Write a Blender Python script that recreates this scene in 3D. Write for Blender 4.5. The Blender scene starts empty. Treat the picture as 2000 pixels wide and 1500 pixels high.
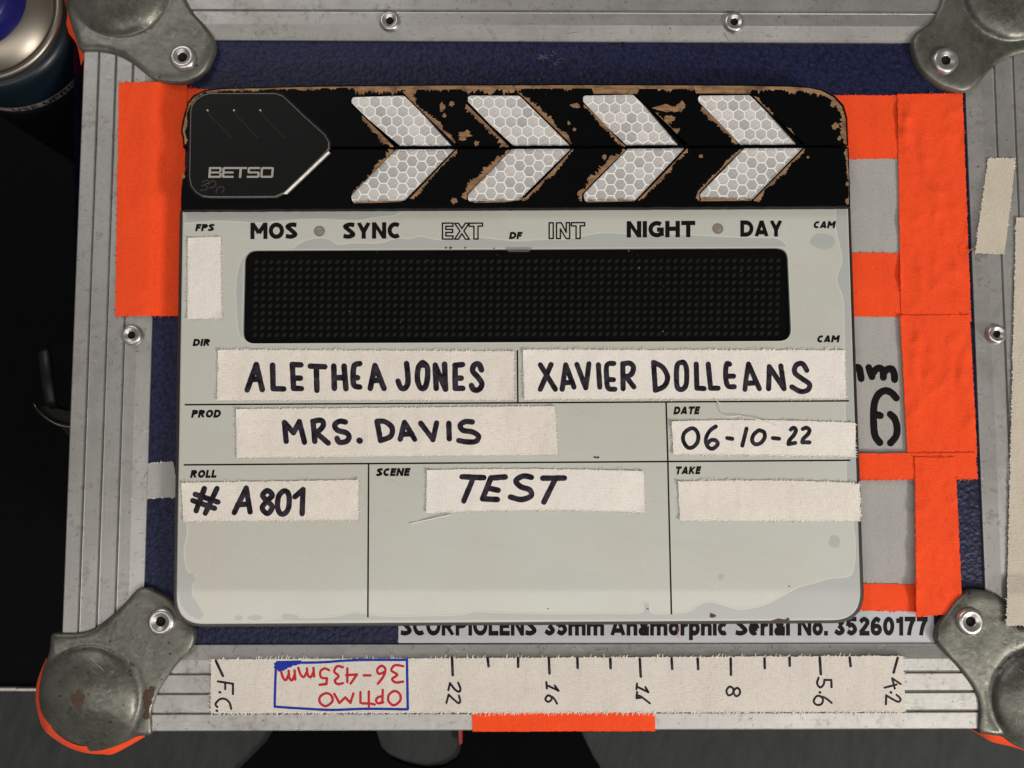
import bpy, math, random
from mathutils import Vector, Matrix
from mathutils.geometry import tessellate_polygon
from mathutils import noise as mnoise

R = math.radians
MM = 0.001
scene = bpy.context.scene
COL = scene.collection

# ------------------------------------------------------------------ camera
FPX = 1511.0                 # focal length in photo pixels (2000 px wide)
TILT = R(4.5)
DIST = 0.287                 # metres from lens to lid, along the axis
CAM = Vector((0, -DIST*math.sin(TILT), DIST*math.cos(TILT)))
cd = bpy.data.cameras.new('camera')
cam = bpy.data.objects.new('camera', cd)
COL.objects.link(cam)
cam.location = CAM
cam.rotation_euler = (TILT, 0, 0)
cd.sensor_width = 36.0
cd.lens = 36.0*FPX/2000.0
cd.clip_start = 0.01
cd.clip_end = 50.0
cd.dof.use_dof = True
cd.dof.focus_distance = DIST-0.010
cd.dof.aperture_fstop = 13.0
scene.camera = cam

# ------------------------------------------------------------------ world, lamps, exposure
w = bpy.data.worlds.new('World'); scene.world = w; w.use_nodes = True
bg = w.node_tree.nodes['Background']
bg.inputs[0].default_value = (1.0, 0.95, 0.88, 1)
bg.inputs[1].default_value = 0.11

def area(name, loc, target, sx, sy, power, col):
    d = bpy.data.lights.new(name, 'AREA'); d.shape = 'RECTANGLE'
    d.size = sx; d.size_y = sy; d.energy = power; d.color = col
    o = bpy.data.objects.new(name, d); COL.objects.link(o)
    o.location = loc
    o.rotation_euler = (Vector(target)-Vector(loc)).to_track_quat('-Z', 'Y').to_euler()
    return o
area('ceiling_lamp_front', (0.20, -0.80, 1.50), (0.20, -0.80, 0), 2.6, 0.9, 14.0, (1.0, 0.95, 0.88))
area('work_lamp_side', (1.20, -1.05, 0.95), (0, 0, 0), 0.28, 0.28, 19.5, (1.0, 0.94, 0.86))
area('ceiling_lamp_back', (-0.9, 1.5, 1.5), (0, 0, 0), 1.2, 0.7, 9.0, (1.0, 0.96, 0.92))

vs = scene.view_settings
vs.view_transform = 'Standard'; vs.look = 'None'; vs.exposure = 0.14; vs.gamma = 1.0
vs.use_curve_mapping = False

# ------------------------------------------------------------------ pixel -> point on a plane of height z (mm)
CT, ST = math.cos(TILT), math.sin(TILT)
def P(px, py, z=0.0):
    dx = (px-1000.0)/FPX; dy = -(py-750.0)/FPX
    wy = dy*CT + ST; wz = dy*ST - CT
    t = (z*MM-CAM.z)/wz
    return Vector((CAM.x+dx*t, CAM.y+wy*t, z*MM))

# ------------------------------------------------------------------ materials
MATS = {}
class NT:
    def __init__(s, name):
        s.m = bpy.data.materials.new(name); s.m.use_nodes = True
        s.t = s.m.node_tree; s.b = s.t.nodes['Principled BSDF']
        s.tc = s.n('ShaderNodeTexCoord')
        MATS[name] = s.m
    def n(s, typ, **kw):
        nd = s.t.nodes.new(typ)
        for k, v in kw.items():
            if k in nd.inputs.keys() if hasattr(nd.inputs, 'keys') else False: nd.inputs[k].default_value = v
            else: setattr(nd, k, v)
        return nd
    def l(s, a, b): s.t.links.new(a, b)
    def coords(s, sc=(1, 1, 1), rot=0.0):
        mp = s.n('ShaderNodeMapping'); mp.inputs['Scale'].default_value = sc
        src = s.tc.outputs['Object']
        if rot:
            m0 = s.n('ShaderNodeMapping'); m0.inputs['Rotation'].default_value = (0, 0, rot)
            s.l(src, m0.inputs['Vector']); src = m0.outputs[0]
        s.l(src, mp.inputs['Vector']); return mp.outputs[0]
    def noise(s, scale, detail=4, rough=0.55, vec=None):
        nd = s.n('ShaderNodeTexNoise'); nd.inputs['Scale'].default_value = scale
        nd.inputs['Detail'].default_value = detail; nd.inputs['Roughness'].default_value = rough
        s.l(vec if vec is not None else s.tc.outputs['Object'], nd.inputs['Vector']); return nd.outputs['Fac']
    def ramp(s, fac, p0, p1, c0=(0, 0, 0, 1), c1=(1, 1, 1, 1)):
        nd = s.n('ShaderNodeValToRGB')
        e = nd.color_ramp.elements
        e[0].position = p0; e[1].position = p1; e[0].color = c0; e[1].color = c1
        s.l(fac, nd.inputs[0]); return nd.outputs[0]
    def mix(s, fac, a, b):
        nd = s.n('ShaderNodeMix', data_type='RGBA')
        for sock, v in ((nd.inputs[0], fac), (nd.inputs[6], a), (nd.inputs[7], b)):
            if isinstance(v, (int, float)): sock.default_value = v
            elif isinstance(v, tuple): sock.default_value = v if len(v) == 4 else v+(1,)
            else: s.l(v, sock)
        return nd.outputs[2]
    def math(s, op, a, b):
        nd = s.n('ShaderNodeMath', operation=op)
        for sock, v in ((nd.inputs[0], a), (nd.inputs[1], b)):
            if isinstance(v, (int, float)): sock.default_value = v
            else: s.l(v, sock)
        return nd.outputs[0]
    def bump(s, h, strength, dist, prev=None):
        nd = s.n('ShaderNodeBump'); nd.inputs['Strength'].default_value = strength
        nd.inputs['Distance'].default_value = dist
        s.l(h, nd.inputs['Height'])
        if prev is not None: s.l(prev, nd.inputs['Normal'])
        return nd.outputs[0]
    def set(s, col=None, rough=None, metal=None, normal=None, spec=None, coat=None, coat_rough=None):
        for key, v in (('Base Color', col), ('Roughness', rough), ('Metallic', metal), ('Normal', normal),
                       ('Specular IOR Level', spec), ('Coat Weight', coat), ('Coat Roughness', coat_rough)):
            if v is None: continue
            if isinstance(v, (int, float)): s.b.inputs[key].default_value = v
            elif isinstance(v, tuple): s.b.inputs[key].default_value = v if len(v) == 4 else v+(1,)
            else: s.l(v, s.b.inputs[key])
        return s.m

def simple(name, col, rough=0.5, metal=0.0, spec=0.5, var=0.0, vscale=300, coat=0.0, bump=0.0, bscale=2000):
    t = NT(name)
    c = col
    if var:
        f = t.noise(vscale, 5)
        c = t.mix(f, tuple(x*(1-var) for x in col)+(1,), tuple(min(1, x*(1+var)) for x in col)+(1,))
    n = None
    if bump: n = t.bump(t.noise(bscale, 4), bump, 0.0002)
    return t.set(c, rough, metal, n, spec, coat, 0.08)

def cloth(name, col, dark, weave=0.35, var=0.10, rough=0.85):
    t = NT(name)
    v1 = t.coords((2700, 420, 400)); v2 = t.coords((420, 2700, 400))
    w1 = t.noise(1.0, 2, 0.5, v1); w2 = t.noise(1.0, 2, 0.5, v2)
    wv = t.math('ADD', w1, w2)
    big = t.noise(45, 4, 0.6)
    grime = t.noise(420, 5, 0.65)
    base = t.mix(t.ramp(big, 0.35, 0.68), tuple(c*(1-var) for c in col[:3])+(1,), col)
    base = t.mix(t.ramp(grime, 0.62, 0.80, (0, 0, 0, 1), (0.55, 0.55, 0.55, 1)), base, dark)
    strk = t.noise(1.0, 4, 0.6, t.coords((210, 28, 60)))
    base = t.mix(t.ramp(strk, 0.48, 0.74, (0, 0, 0, 1), (0.22, 0.22, 0.22, 1)), base, dark)
    wr = t.ramp(wv, 0.72, 1.22)
    base = t.mix(t.math('MULTIPLY', t.math('SUBTRACT', 1.0, wr), weave), base, dark)
    n = t.bump(wv, 0.75, 0.00025)
    m = t.set(base, rough, 0, n, 0.15)
    t.b.inputs['Sheen Weight'].default_value = 0.04
    t.b.inputs['Sheen Roughness'].default_value = 0.4
    return m

def aluminium(name, along_x):
    t = NT(name)
    brushed = t.noise(1.0, 5, 0.6, t.coords((14, 1500, 200) if along_x else (1500, 14, 200)))
    big = t.noise(38, 5, 0.6)
    spots = t.noise(700, 4, 0.7)
    smudge = t.noise(150, 7, 0.75)
    c = t.mix(t.ramp(big, 0.3, 0.72), (0.37, 0.362, 0.352), (0.48, 0.475, 0.47))
    c = t.mix(t.ramp(brushed, 0.45, 0.75, (0, 0, 0, 1), (0.25, 0.25, 0.25, 1)), c, (0.30, 0.285, 0.27))
    c = t.mix(t.ramp(smudge, 0.55, 0.68, (0, 0, 0, 1), (0.65, 0.65, 0.65, 1)), c, (0.20, 0.178, 0.155))
    c = t.mix(t.ramp(spots, 0.635, 0.70, (0, 0, 0, 1), (0.85, 0.85, 0.85, 1)), c, (0.075, 0.065, 0.055))
    for k, (ang, sx, sy, th, dk) in enumerate(((24, 2600, 150, 0.735, 1), (-38, 2300, 130, 0.74, 1), (82, 2800, 110, 0.74, 1), (63, 3000, 170, 0.75, 0), (-70, 2700, 140, 0.75, 0), (8, 3200, 120, 0.74, 1))):
        sc = t.noise(1.0, 2, 0.35, t.coords((sx, sy, 300), R(ang)))
        c = t.mix(t.ramp(sc, th, th+0.04, (0, 0, 0, 1), (0.8, 0.8, 0.8, 1)), c, (0.07, 0.063, 0.058) if dk else (0.85, 0.84, 0.83))
    rg = t.ramp(smudge, 0.3, 0.7, (0.38, 0.38, 0.38, 1), (0.60, 0.60, 0.60, 1))
    n = t.bump(brushed, 0.10, 0.0001)
    n = t.bump(smudge, 0.20, 0.0003, n)
    return t.set(c, rg, 0.68, n, 0.4)

def build_materials():
    # blue textured vinyl of the lid
    t = NT('vinyl_blue')
    v = t.n('ShaderNodeTexVoronoi'); v.inputs['Scale'].default_value = 720; v.feature = 'SMOOTH_F1'
    warp = t.n('ShaderNodeTexNoise'); warp.inputs['Scale'].default_value = 420; warp.inputs['Detail'].default_value = 3
    t.l(t.tc.outputs['Object'], warp.inputs['Vector'])
    vm = t.n('ShaderNodeVectorMath', operation='MULTIPLY_ADD')
    t.l(warp.outputs['Color'], vm.inputs[0]); vm.inputs[1].default_value = (0.0022,)*3
    t.l(t.tc.outputs['Object'], vm.inputs[2]); t.l(vm.outputs[0], v.inputs['Vector'])
    d = v.outputs['Distance']
    nz = t.noise(900, 4, 0.6)
    h = t.math('ADD', d, t.math('MULTIPLY', nz, 0.6))
    c = t.mix(t.ramp(h, 0.45, 1.05), (0.014, 0.018, 0.066), (0.004, 0.005, 0.022))
    dust = t.noise(240, 6, 0.7)
    c = t.mix(t.ramp(dust, 0.66, 0.85, (0, 0, 0, 1), (0.25, 0.25, 0.25, 1)), c, (0.20, 0.19, 0.20))
    t.set(c, 0.45, 0, t.bump(h, 1.0, 0.00036), 0.28)
    aluminium('aluminium_h', True); aluminium('aluminium_v', False)
    # zinc corner caps
    t = NT('zinc')
    big = t.noise(45, 6, 0.65); fine = t.noise(520, 6, 0.75); sp = t.noise(330, 4, 0.6)
    c = t.mix(t.ramp(big, 0.32, 0.68), (0.085, 0.088, 0.074), (0.20, 0.20, 0.175))
    c = t.mix(t.ramp(fine, 0.45, 0.75, (0, 0, 0, 1), (0.55, 0.55, 0.55, 1)), c, (0.26, 0.258, 0.23))
    c = t.mix(t.ramp(sp, 0.65, 0.71, (0, 0, 0, 1), (0.85, 0.85, 0.85, 1)), c, (0.035, 0.031, 0.026))
    for ang, sx, sy, th, dk in ((31, 2200, 120, 0.74, 0), (-52, 2500, 140, 0.74, 0), (75, 2400, 130, 0.74, 1)):
        sc = t.noise(1.0, 2, 0.35, t.coords((sx, sy, 300), R(ang)))
        c = t.mix(t.ramp(sc, th, th+0.05, (0, 0, 0, 1), (0.7, 0.7, 0.7, 1)), c, (0.04, 0.036, 0.03) if dk else (0.50, 0.49, 0.46))
    rust = t.noise(30, 6, 0.75)
    c = t.mix(t.ramp(rust, 0.60, 0.74, (0, 0, 0, 1), (0.55, 0.55, 0.55, 1)), c, (0.085, 0.055, 0.038))
    t.set(c, t.ramp(big, 0.2, 0.8, (0.32,)*3+(1,), (0.52,)*3+(1,)), 0.62, t.bump(fine, 0.20, 0.00025, t.bump(big, 0.25, 0.002)), 0.5)
    simple('rivet_metal', (0.52, 0.51, 0.49), 0.32, 0.85, var=0.35, vscale=900, bump=0.25, bscale=900)
    simple('hole_dark', (0.012, 0.011, 0.010), 0.8, spec=0.1)
    cloth('tape_orange', (1.0, 0.092, 0.022, 1), (0.74, 0.045, 0.008, 1), 0.42, 0.10)
    cloth('tape_white', (0.87, 0.825, 0.775, 1), (0.62, 0.565, 0.51, 1), 0.30, 0.05)
    cloth('tape_white_b', (0.85, 0.795, 0.73, 1), (0.58, 0.52, 0.46, 1), 0.34, 0.09)
    cloth('tape_ruler', (0.74, 0.69, 0.63, 1), (0.50, 0.455, 0.40, 1), 0.38, 0.07)
    cloth('tape_grey', (0.43, 0.42, 0.405, 1), (0.29, 0.28, 0.27, 1), 0.35, 0.08)
    cloth('tape_cream', (0.62, 0.56, 0.47, 1), (0.42, 0.37, 0.29, 1), 0.30, 0.10)
    simple('fray', (0.92, 0.87, 0.79), 0.8, spec=0.1)
    # slate face: cloudy acrylic
    t = NT('acrylic_face')
    big = t.noise(11, 4, 0.5); smear = t.noise(1.0, 3, 0.5, t.coords((9, 40, 10)))
    spk = t.noise(520, 2, 0.5)
    c = t.mix(t.ramp(big, 0.3, 0.7), (0.525, 0.515, 0.455), (0.565, 0.595, 0.56))
    c = t.mix(t.ramp(smear, 0.35, 0.75, (0, 0, 0, 1), (0.35, 0.35, 0.35, 1)), c, (0.59, 0.565, 0.49))
    for ang, sx, sy, th, cc_ in ((33, 1900, 60, 0.72, (0.66, 0.66, 0.62)), (-58, 2100, 70, 0.73, (0.44, 0.44, 0.40)), (12, 1700, 50, 0.73, (0.66, 0.67, 0.63))):
        sc = t.noise(1.0, 2, 0.35, t.coords((sx, sy, 300), R(ang)))
        c = t.mix(t.ramp(sc, th, th+0.05, (0, 0, 0, 1), (0.5, 0.5, 0.5, 1)), c, cc_)
    wipe = t.noise(1.0, 5, 0.6, t.coords((16, 70, 20), R(9)))
    c = t.mix(t.ramp(wipe, 0.50, 0.72, (0, 0, 0, 1), (0.30, 0.30, 0.30, 1)), c, (0.46, 0.47, 0.44))
    c = t.mix(t.ramp(spk, 0.795, 0.82), c, (0.22, 0.20, 0.17))
    t.set(c, t.ramp(wipe, 0.3, 0.7, (0.24, 0.24, 0.24, 1), (0.40, 0.40, 0.40, 1)), 0, t.bump(t.noise(70, 3), 0.02, 0.0005), 0.5, 1.0, 0.03)
    t = NT('acrylic_stain')
    t.set(t.mix(t.noise(60, 4), (0.42, 0.435, 0.42), (0.465, 0.485, 0.475)), 0.30, 0, None, 0.5, 0.6, 0.04)
    t = NT('acrylic_rim'); t.set((0.60, 0.605, 0.555), 0.3, 0, None, 0.5, 0.6, 0.04)
    simple('slate_edge', (0.022, 0.016, 0.015), 0.30, spec=0.6, var=0.5, vscale=700)
    # black lacquer
    t = NT('black_lacquer')
    spk = t.noise(1500, 2, 0.5); sc = t.noise(1.0, 3, 0.5, t.coords((60, 1800, 100)))
    c = t.mix(t.ramp(spk, 0.80, 0.84), (0.0024, 0.0028, 0.0034), (0.08, 0.08, 0.08))
    t.set(c, t.ramp(sc, 0.3, 0.8, (0.34,)*3+(1,), (0.48,)*3+(1,)), 0, t.bump(t.noise(500, 3), 0.05, 0.0002), 0.06)
    # bare wood
    t = NT('bare_wood')
    gr = t.noise(1.0, 5, 0.65, t.coords((60, 700, 200))); bl = t.noise(160, 5, 0.6)
    c = t.mix(t.ramp(gr, 0.3, 0.7), (0.16, 0.082, 0.038), (0.44, 0.26, 0.135))
    c = t.mix(t.ramp(bl, 0.48, 0.68, (0, 0, 0, 1), (0.85, 0.85, 0.85, 1)), c, (0.075, 0.043, 0.036))
    t.set(c, 0.75, 0, t.bump(gr, 0.5, 0.0003), 0.25)
    simple('plate_black', (0.0060, 0.0064, 0.0068), 0.42, spec=0.14, var=0.3, vscale=1400, bump=0.06, bscale=2500)
    simple('plate_edge', (0.36, 0.35, 0.335), 0.52, 0.7, var=0.5, vscale=700)
    simple('logo_silver', (0.42, 0.40, 0.37), 0.4, 0.3)
    simple('smudge', (0.030, 0.030, 0.029), 0.6)
    # reflective sheeting
    simple('sheet_white', (0.96, 0.955, 0.95), 0.28, coat=0.4, var=0.06, vscale=300)
    for i, k in enumerate((0.49, 0.57, 0.65, 0.72)):
        t = NT('cell_%d' % i)
        st = t.noise(1.0, 3, 0.55, t.coords((180, 1500, 300), R(-38)))
        bl = t.noise(230, 4, 0.6)
        c = t.mix(t.ramp(st, 0.42, 0.78), (k*0.90, k*0.875, k*0.87), (k*1.22, k*1.2, k*1.18))
        c = t.mix(t.ramp(bl, 0.5, 0.75, (0, 0, 0, 1), (0.4, 0.4, 0.4, 1)), c, (k*0.78, k*0.75, k*0.74))
        t.set(c, 0.22, 0.0, t.bump(st, 0.15, 0.0001), 0.6, 0.6, 0.06)
    simple('display_back', (0.0022, 0.0025, 0.0027), 0.6, spec=0.05)
    simple('led_dot', (0.0135, 0.014, 0.0095), 0.5, spec=0.15, var=0.35, vscale=260)
    # thin clear cover of the display
    t = NT('clear_cover')
    fr = t.n('ShaderNodeFresnel'); fr.inputs['IOR'].default_value = 1.42
    tr = t.n('ShaderNodeBsdfTransparent'); gl = t.n('ShaderNodeBsdfGlossy'); gl.inputs['Roughness'].default_value = 0.06
    mx = t.n('ShaderNodeMixShader'); t.l(t.math('MULTIPLY', fr.outputs[0], 0.35), mx.inputs[0])
    t.l(tr.outputs[0], mx.inputs[1]); t.l(gl.outputs[0], mx.inputs[2])
    t.l(mx.outputs[0], t.t.nodes['Material Output'].inputs['Surface'])
    t = NT('clear_tab')
    tr = t.n('ShaderNodeBsdfTransparent'); tr.inputs[0].default_value = (0.8, 0.8, 0.78, 1)
    gl = t.n('ShaderNodeBsdfPrincipled'); gl.inputs['Base Color'].default_value = (0.35, 0.36, 0.33, 1); gl.inputs['Roughness'].default_value = 0.2
    mx = t.n('ShaderNodeMixShader'); mx.inputs[0].default_value = 0.25
    t.l(tr.outputs[0], mx.inputs[1]); t.l(gl.outputs[0], mx.inputs[2])
    t.l(mx.outputs[0], t.t.nodes['Material Output'].inputs['Surface'])
    simple('sensor', (0.25, 0.22, 0.185), 0.35, var=0.25, vscale=900, coat=0.4)
    simple('sensor_ring', (0.16, 0.15, 0.13), 0.4)
    # inks
    t = NT('marker_black')
    c = t.mix(t.ramp(t.noise(240, 5, 0.65), 0.40, 0.66), (0.005, 0.004, 0.007), (0.046, 0.037, 0.056))
    wv = t.math('ADD', t.noise(1.0, 2, 0.5, t.coords((2700, 420, 400))), t.noise(1.0, 2, 0.5, t.coords((420, 2700, 400))))
    c = t.mix(t.ramp(wv, 1.16, 1.34, (0, 0, 0, 1), (0.6, 0.6, 0.6, 1)), c, (0.16, 0.14, 0.15))
    t.set(c, 0.6, 0, t.bump(wv, 0.5, 0.0002), 0.12)
    t = NT('marker_solid'); t.set((0.006, 0.0055, 0.006), 0.6, 0, None, 0.1)
    simple('marker_red', (0.50, 0.020, 0.028), 0.6, spec=0.2, var=0.25, vscale=500)
    simple('marker_blue', (0.012, 0.030, 0.34), 0.6, spec=0.2, var=0.3, vscale=500)
    simple('print_black', (0.008, 0.006, 0.006), 0.5, spec=0.1)
    simple('line_black', (0.008, 0.007, 0.007), 0.5, spec=0.1)
    simple('sticker_silver', (0.42, 0.43, 0.47), 0.38, 0.15, var=0.10, vscale=90, coat=0.2)
    simple('sticker_print', (0.008, 0.006, 0.007), 0.5, spec=0.1, var=0.4, vscale=600)
    simple('scuff_brown', (0.055, 0.030, 0.025), 0.6, var=0.5, vscale=1500)
    simple('rust', (0.075, 0.040, 0.026), 0.75, var=0.55, vscale=450, bump=0.4, bscale=700)
    # surroundings
    t = NT('table_black'); t.set(t.mix(t.noise(120, 4), (0.0012, 0.0013, 0.0016), (0.0025, 0.0026, 0.003)), 0.6, 0, None, 0.06)
    t = NT('mat_grey')
    n1 = t.noise(1.0, 6, 0.65, t.coords((190, 60, 60), R(14)))
    t.set(t.mix(n1, (0.010, 0.0125, 0.0125), (0.045, 0.050, 0.051)), 0.7, 0, t.bump(n1, 0.3, 0.001), 0.25)
    simple('silhouette_black', (0.0020, 0.0022, 0.0028), 0.9, spec=0.05, var=0.3, vscale=300)  # black of the shadow shape laid on the mat
    simple('strip_metal', (0.62, 0.60, 0.55), 0.35, 0.7, var=0.4, vscale=350)
    simple('red_plastic', (0.30, 0.010, 0.016), 0.5)
    simple('cap_blue', (0.006, 0.008, 0.115), 0.32, var=0.25, vscale=80, bump=0.1, bscale=500)
    simple('tin', (0.30, 0.27, 0.23), 0.42, 0.95, var=0.2, vscale=60)
    simple('can_teal', (0.004, 0.010, 0.016), 0.35, spec=0.4)
    simple('can_band', (0.19, 0.165, 0.165), 0.5)
    simple('chrome', (0.10, 0.095, 0.075), 0.25, 1.0)
    simple('latch_black', (0.008, 0.0078, 0.0075), 0.4, spec=0.25)
    simple('dust', (0.22, 0.21, 0.19), 0.8)
    simple('vinyl_scuff', (0.085, 0.085, 0.12), 0.7)
    simple('thread_white', (0.80, 0.76, 0.68), 0.7)
    simple('thread_red', (0.80, 0.20, 0.12), 0.7)
build_materials()

# ------------------------------------------------------------------ object helpers
WORG = {}
def tag(o, label, cat, group=None, kind=None):
    if label: o['label'] = label
    if cat: o['category'] = cat
    if group: o['group'] = group
    if kind: o['kind'] = kind
    return o
def empty(name, loc):
    o = bpy.data.objects.new(name, None); COL.objects.link(o)
    o.location = loc; o.empty_display_size = 0.02
    WORG[o] = Vector(loc); return o
def build(name, verts, faces, mats, parent=None, smooth=False, fmat=None, mat_idx=None):
    """One mesh object from world-space verts; origin at the middle of its underside."""
    xs = [v[0] for v in verts]; ys = [v[1] for v in verts]; zs = [v[2] for v in verts]
    org = Vector(((min(xs)+max(xs))/2, (min(ys)+max(ys))/2, min(zs)))
    me = bpy.data.meshes.new(name)
    me.from_pydata([(v[0]-org.x, v[1]-org.y, v[2]-org.z) for v in verts], [], faces)
    if isinstance(mats, str): mats = [mats]
    for m in mats: me.materials.append(MATS[m])
    if mat_idx: me.polygons.foreach_set('material_index', mat_idx)
    if smooth: me.polygons.foreach_set('use_smooth', [True]*len(me.polygons))
    me.update()
    o = bpy.data.objects.new(name, me); COL.objects.link(o)
    WORG[o] = org
    if parent is not None:
        o.parent = parent; o.location = org-WORG[parent]
    else: o.location = org
    return o

class MB:
    def __init__(s): s.v = []; s.f = []; s.mi = []
    def add(s, vs, fs, mi=0):
        k = len(s.v); s.v += [tuple(v) for v in vs]; s.f += [tuple(i+k for i in f) for f in fs]; s.mi += [mi]*len(fs)
    def build(s, name, mats, parent=None, smooth=False):
        return build(name, s.v, s.f, mats, parent, smooth, mat_idx=s.mi)

def area2(p): return sum(p[i][0]*p[(i+1) % len(p)][1]-p[(i+1) % len(p)][0]*p[i][1] for i in range(len(p)))/2
def rounded(pts, rad, n=6):
    """pts: [(x,y[,r])]; fillet every corner."""
    out = []; N = len(pts)
    for i in range(N):
        p = Vector(pts[i][:2]); r = pts[i][2] if len(pts[i]) > 2 else rad
        a = Vector(pts[i-1][:2])-p; b = Vector(pts[(i+1) % N][:2])-p
        if r <= 0 or a.length < 1e-6 or b.length < 1e-6: out.append(tuple(p)); continue
        an = a.angle(b); d = min(r/max(math.tan(an/2), 1e-3), a.length*0.48, b.length*0.48)
        A = p+a.normalized()*d; B = p+b.normalized()*d
        for k in range(n+1):
            t = k/n; q = A*(1-t)**2+p*2*t*(1-t)+B*t*t
            out.append((q.x, q.y))
    return out
def offset(pts, d):
    """Move a polygon outline outwards by d (pixels)."""
    s = 1 if area2(pts) > 0 else -1; N = len(pts); out = []
    for i in range(N):
        p0 = Vector(pts[i-1][:2]); p1 = Vector(pts[i][:2]); p2 = Vector(pts[(i+1) % N][:2])
        e1 = (p1-p0); e2 = (p2-p1)
        if e1.length < 1e-9: e1 = e2
        if e2.length < 1e-9: e2 = e1
        e1 = e1.normalized(); e2 = e2.normalized()
        n1 = Vector((e1.y, -e1.x))*s; n2 = Vector((e2.y, -e2.x))*s
        m = n1+n2
        if m.length < 1e-6: m = n1
        m.normalize(); k = d/max(0.45, m.dot(n1))
        q = p1+m*k; out.append((q.x, q.y))
    return out
def tri(loops):
    """Triangles of an outline with holes; returns index triples into the flattened loops, all facing +z."""
    vv = [[Vector((p[0], p[1], 0)) for p in lp] for lp in loops]
    flat = [p for lp in vv for p in lp]
    out = []
    for t in tessellate_polygon(vv):
        a, b, c = (flat[i] for i in t)
        cr = (b-a).cross(c-a).z
        if abs(cr) < 1e-14: continue
        out.append(t if cr < 0 else (t[0], t[2], t[1]))   # pixel y runs down: negative = up in the world
    return out
def slab(mb, outline, z1, z0, holes=(), bevel=0.0, bz=0.0, mi_top=0, mi_side=0, zhole=None):
    """Extruded pixel outline: top at z1, bottom at z0 (mm), optional bevel ring (px, mm)."""
    loops = [list(outline)]+[list(h) for h in holes]
    top = [offset(outline, -bevel) if bevel else outline]+[list(h) for h in holes]
    vs = [P(x, y, z1) for lp in top for (x, y) in lp]
    mb.add(vs, tri(top), mi_top)
    s = 1 if area2(outline) > 0 else -1
    rings = [(top[0], z1)]
    if bevel: rings.append((outline, z1-bz))
    N = len(outline)
    base = [P(x, y, z1-(bz if bevel else 0)) for x, y in outline]
    ring_pts = [[P(x, y, z) for x, y in lp] for lp, z in rings]
    ring_pts.append([Vector((p.x, p.y, z0*MM)) for p in base])
    for a, b in zip(ring_pts[:-1], ring_pts[1:]):
        fs = [(i, (i+1) % N, N+(i+1) % N, N+i) for i in range(N)]
        if s < 0: fs = [f[::-1] for f in fs]
        mb.add(list(a)+list(b), [f[::-1] for f in fs], mi_side)
    for h in holes:
        sh = 1 if area2(h) > 0 else -1; M = len(h)
        a = [P(x, y, z1) for x, y in h]; zb = zhole if zhole is not None else z0
        b = [Vector((p.x, p.y, zb*MM)) for p in a]
        fs = [(i, (i+1) % M, M+(i+1) % M, M+i) for i in range(M)]
        if sh < 0: fs = [f[::-1] for f in fs]
        mb.add(a+b, fs, mi_side)
def sheet(mb, outline, z, mi=0):
    mb.add([P(x, y, z) for x, y in outline], tri([outline]), mi)

def catmull(pts, closed=False, n=6):
    out = []; N = len(pts)
    rng = range(N) if closed else range(N-1)
    for i in rng:
        g = (lambda k: pts[k % N]) if closed else (lambda k: pts[max(0, min(N-1, k))])
        p0, p1, p2, p3 = g(i-1), g(i), g(i+1), g(i+2)
        for k in range(n):
            t = k/n
            out.append(tuple(0.5*((2*p1[j])+(-p0[j]+p2[j])*t+(2*p0[j]-5*p1[j]+4*p2[j]-p3[j])*t*t+(-p0[j]+3*p1[j]-3*p2[j]+p3[j])*t**3) for j in range(2)))
    out.append(tuple(pts[0]) if closed else tuple(pts[-1]))
    return out
def stroke(mb, pts, wid, zf, h=0.06, rng=None, caps=True):
    """An ink stroke (flattened ridge) along pixel points; zf(px,py) is the surface height in mm."""
    rs = [tuple(pts[0])]
    for p in pts[1:]:
        q = rs[-1]; d = math.dist(p, q)
        n = max(1, int(d/2.5))
        for k in range(1, n+1): rs.append((q[0]+(p[0]-q[0])*k/n, q[1]+(p[1]-q[1])*k/n))
    r = wid/2.0*1.17
    def tang(i):
        a = rs[max(0, i-1)]; b = rs[min(len(rs)-1, i+1)]
        d = Vector((b[0]-a[0], b[1]-a[1]))
        return d.normalized() if d.length > 1e-9 else Vector((1, 0))
    secs = []
    if caps:
        t0 = tang(0)
        for a in (80, 55, 30): secs.append((rs[0][0]-t0.x*r*math.sin(R(a)), rs[0][1]-t0.y*r*math.sin(R(a)), t0, r*math.cos(R(a))))
    for i, p in enumerate(rs):
        rr = r*(1+0.07*mnoise.noise(Vector((p[0]*0.15, p[1]*0.15, wid)))) if wid > 3 else r
        secs.append((p[0], p[1], tang(i), rr))
    if caps:
        t1 = tang(len(rs)-1)
        for a in (30, 55, 80): secs.append((rs[-1][0]+t1.x*r*math.sin(R(a)), rs[-1][1]+t1.y*r*math.sin(R(a)), t1, r*math.cos(R(a))))
    vs = []; fs = []
    prof = ((-1, -0.02), (-0.86, 0.6), (0, 1.0), (0.86, 0.6), (1, -0.02))
    for (x, y, t, rr) in secs:
        for u, k in prof:
            px = x-t.y*rr*u; py = y+t.x*rr*u
            vs.append(P(px, py, zf(x, y)+h*k))
    m = len(prof)
    for i in range(len(secs)-1):
        for j in range(m-1):
            a = i*m+j; fs.append((a, a+1, a+m+1, a+m))
    mb.add(vs, fs)
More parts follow.
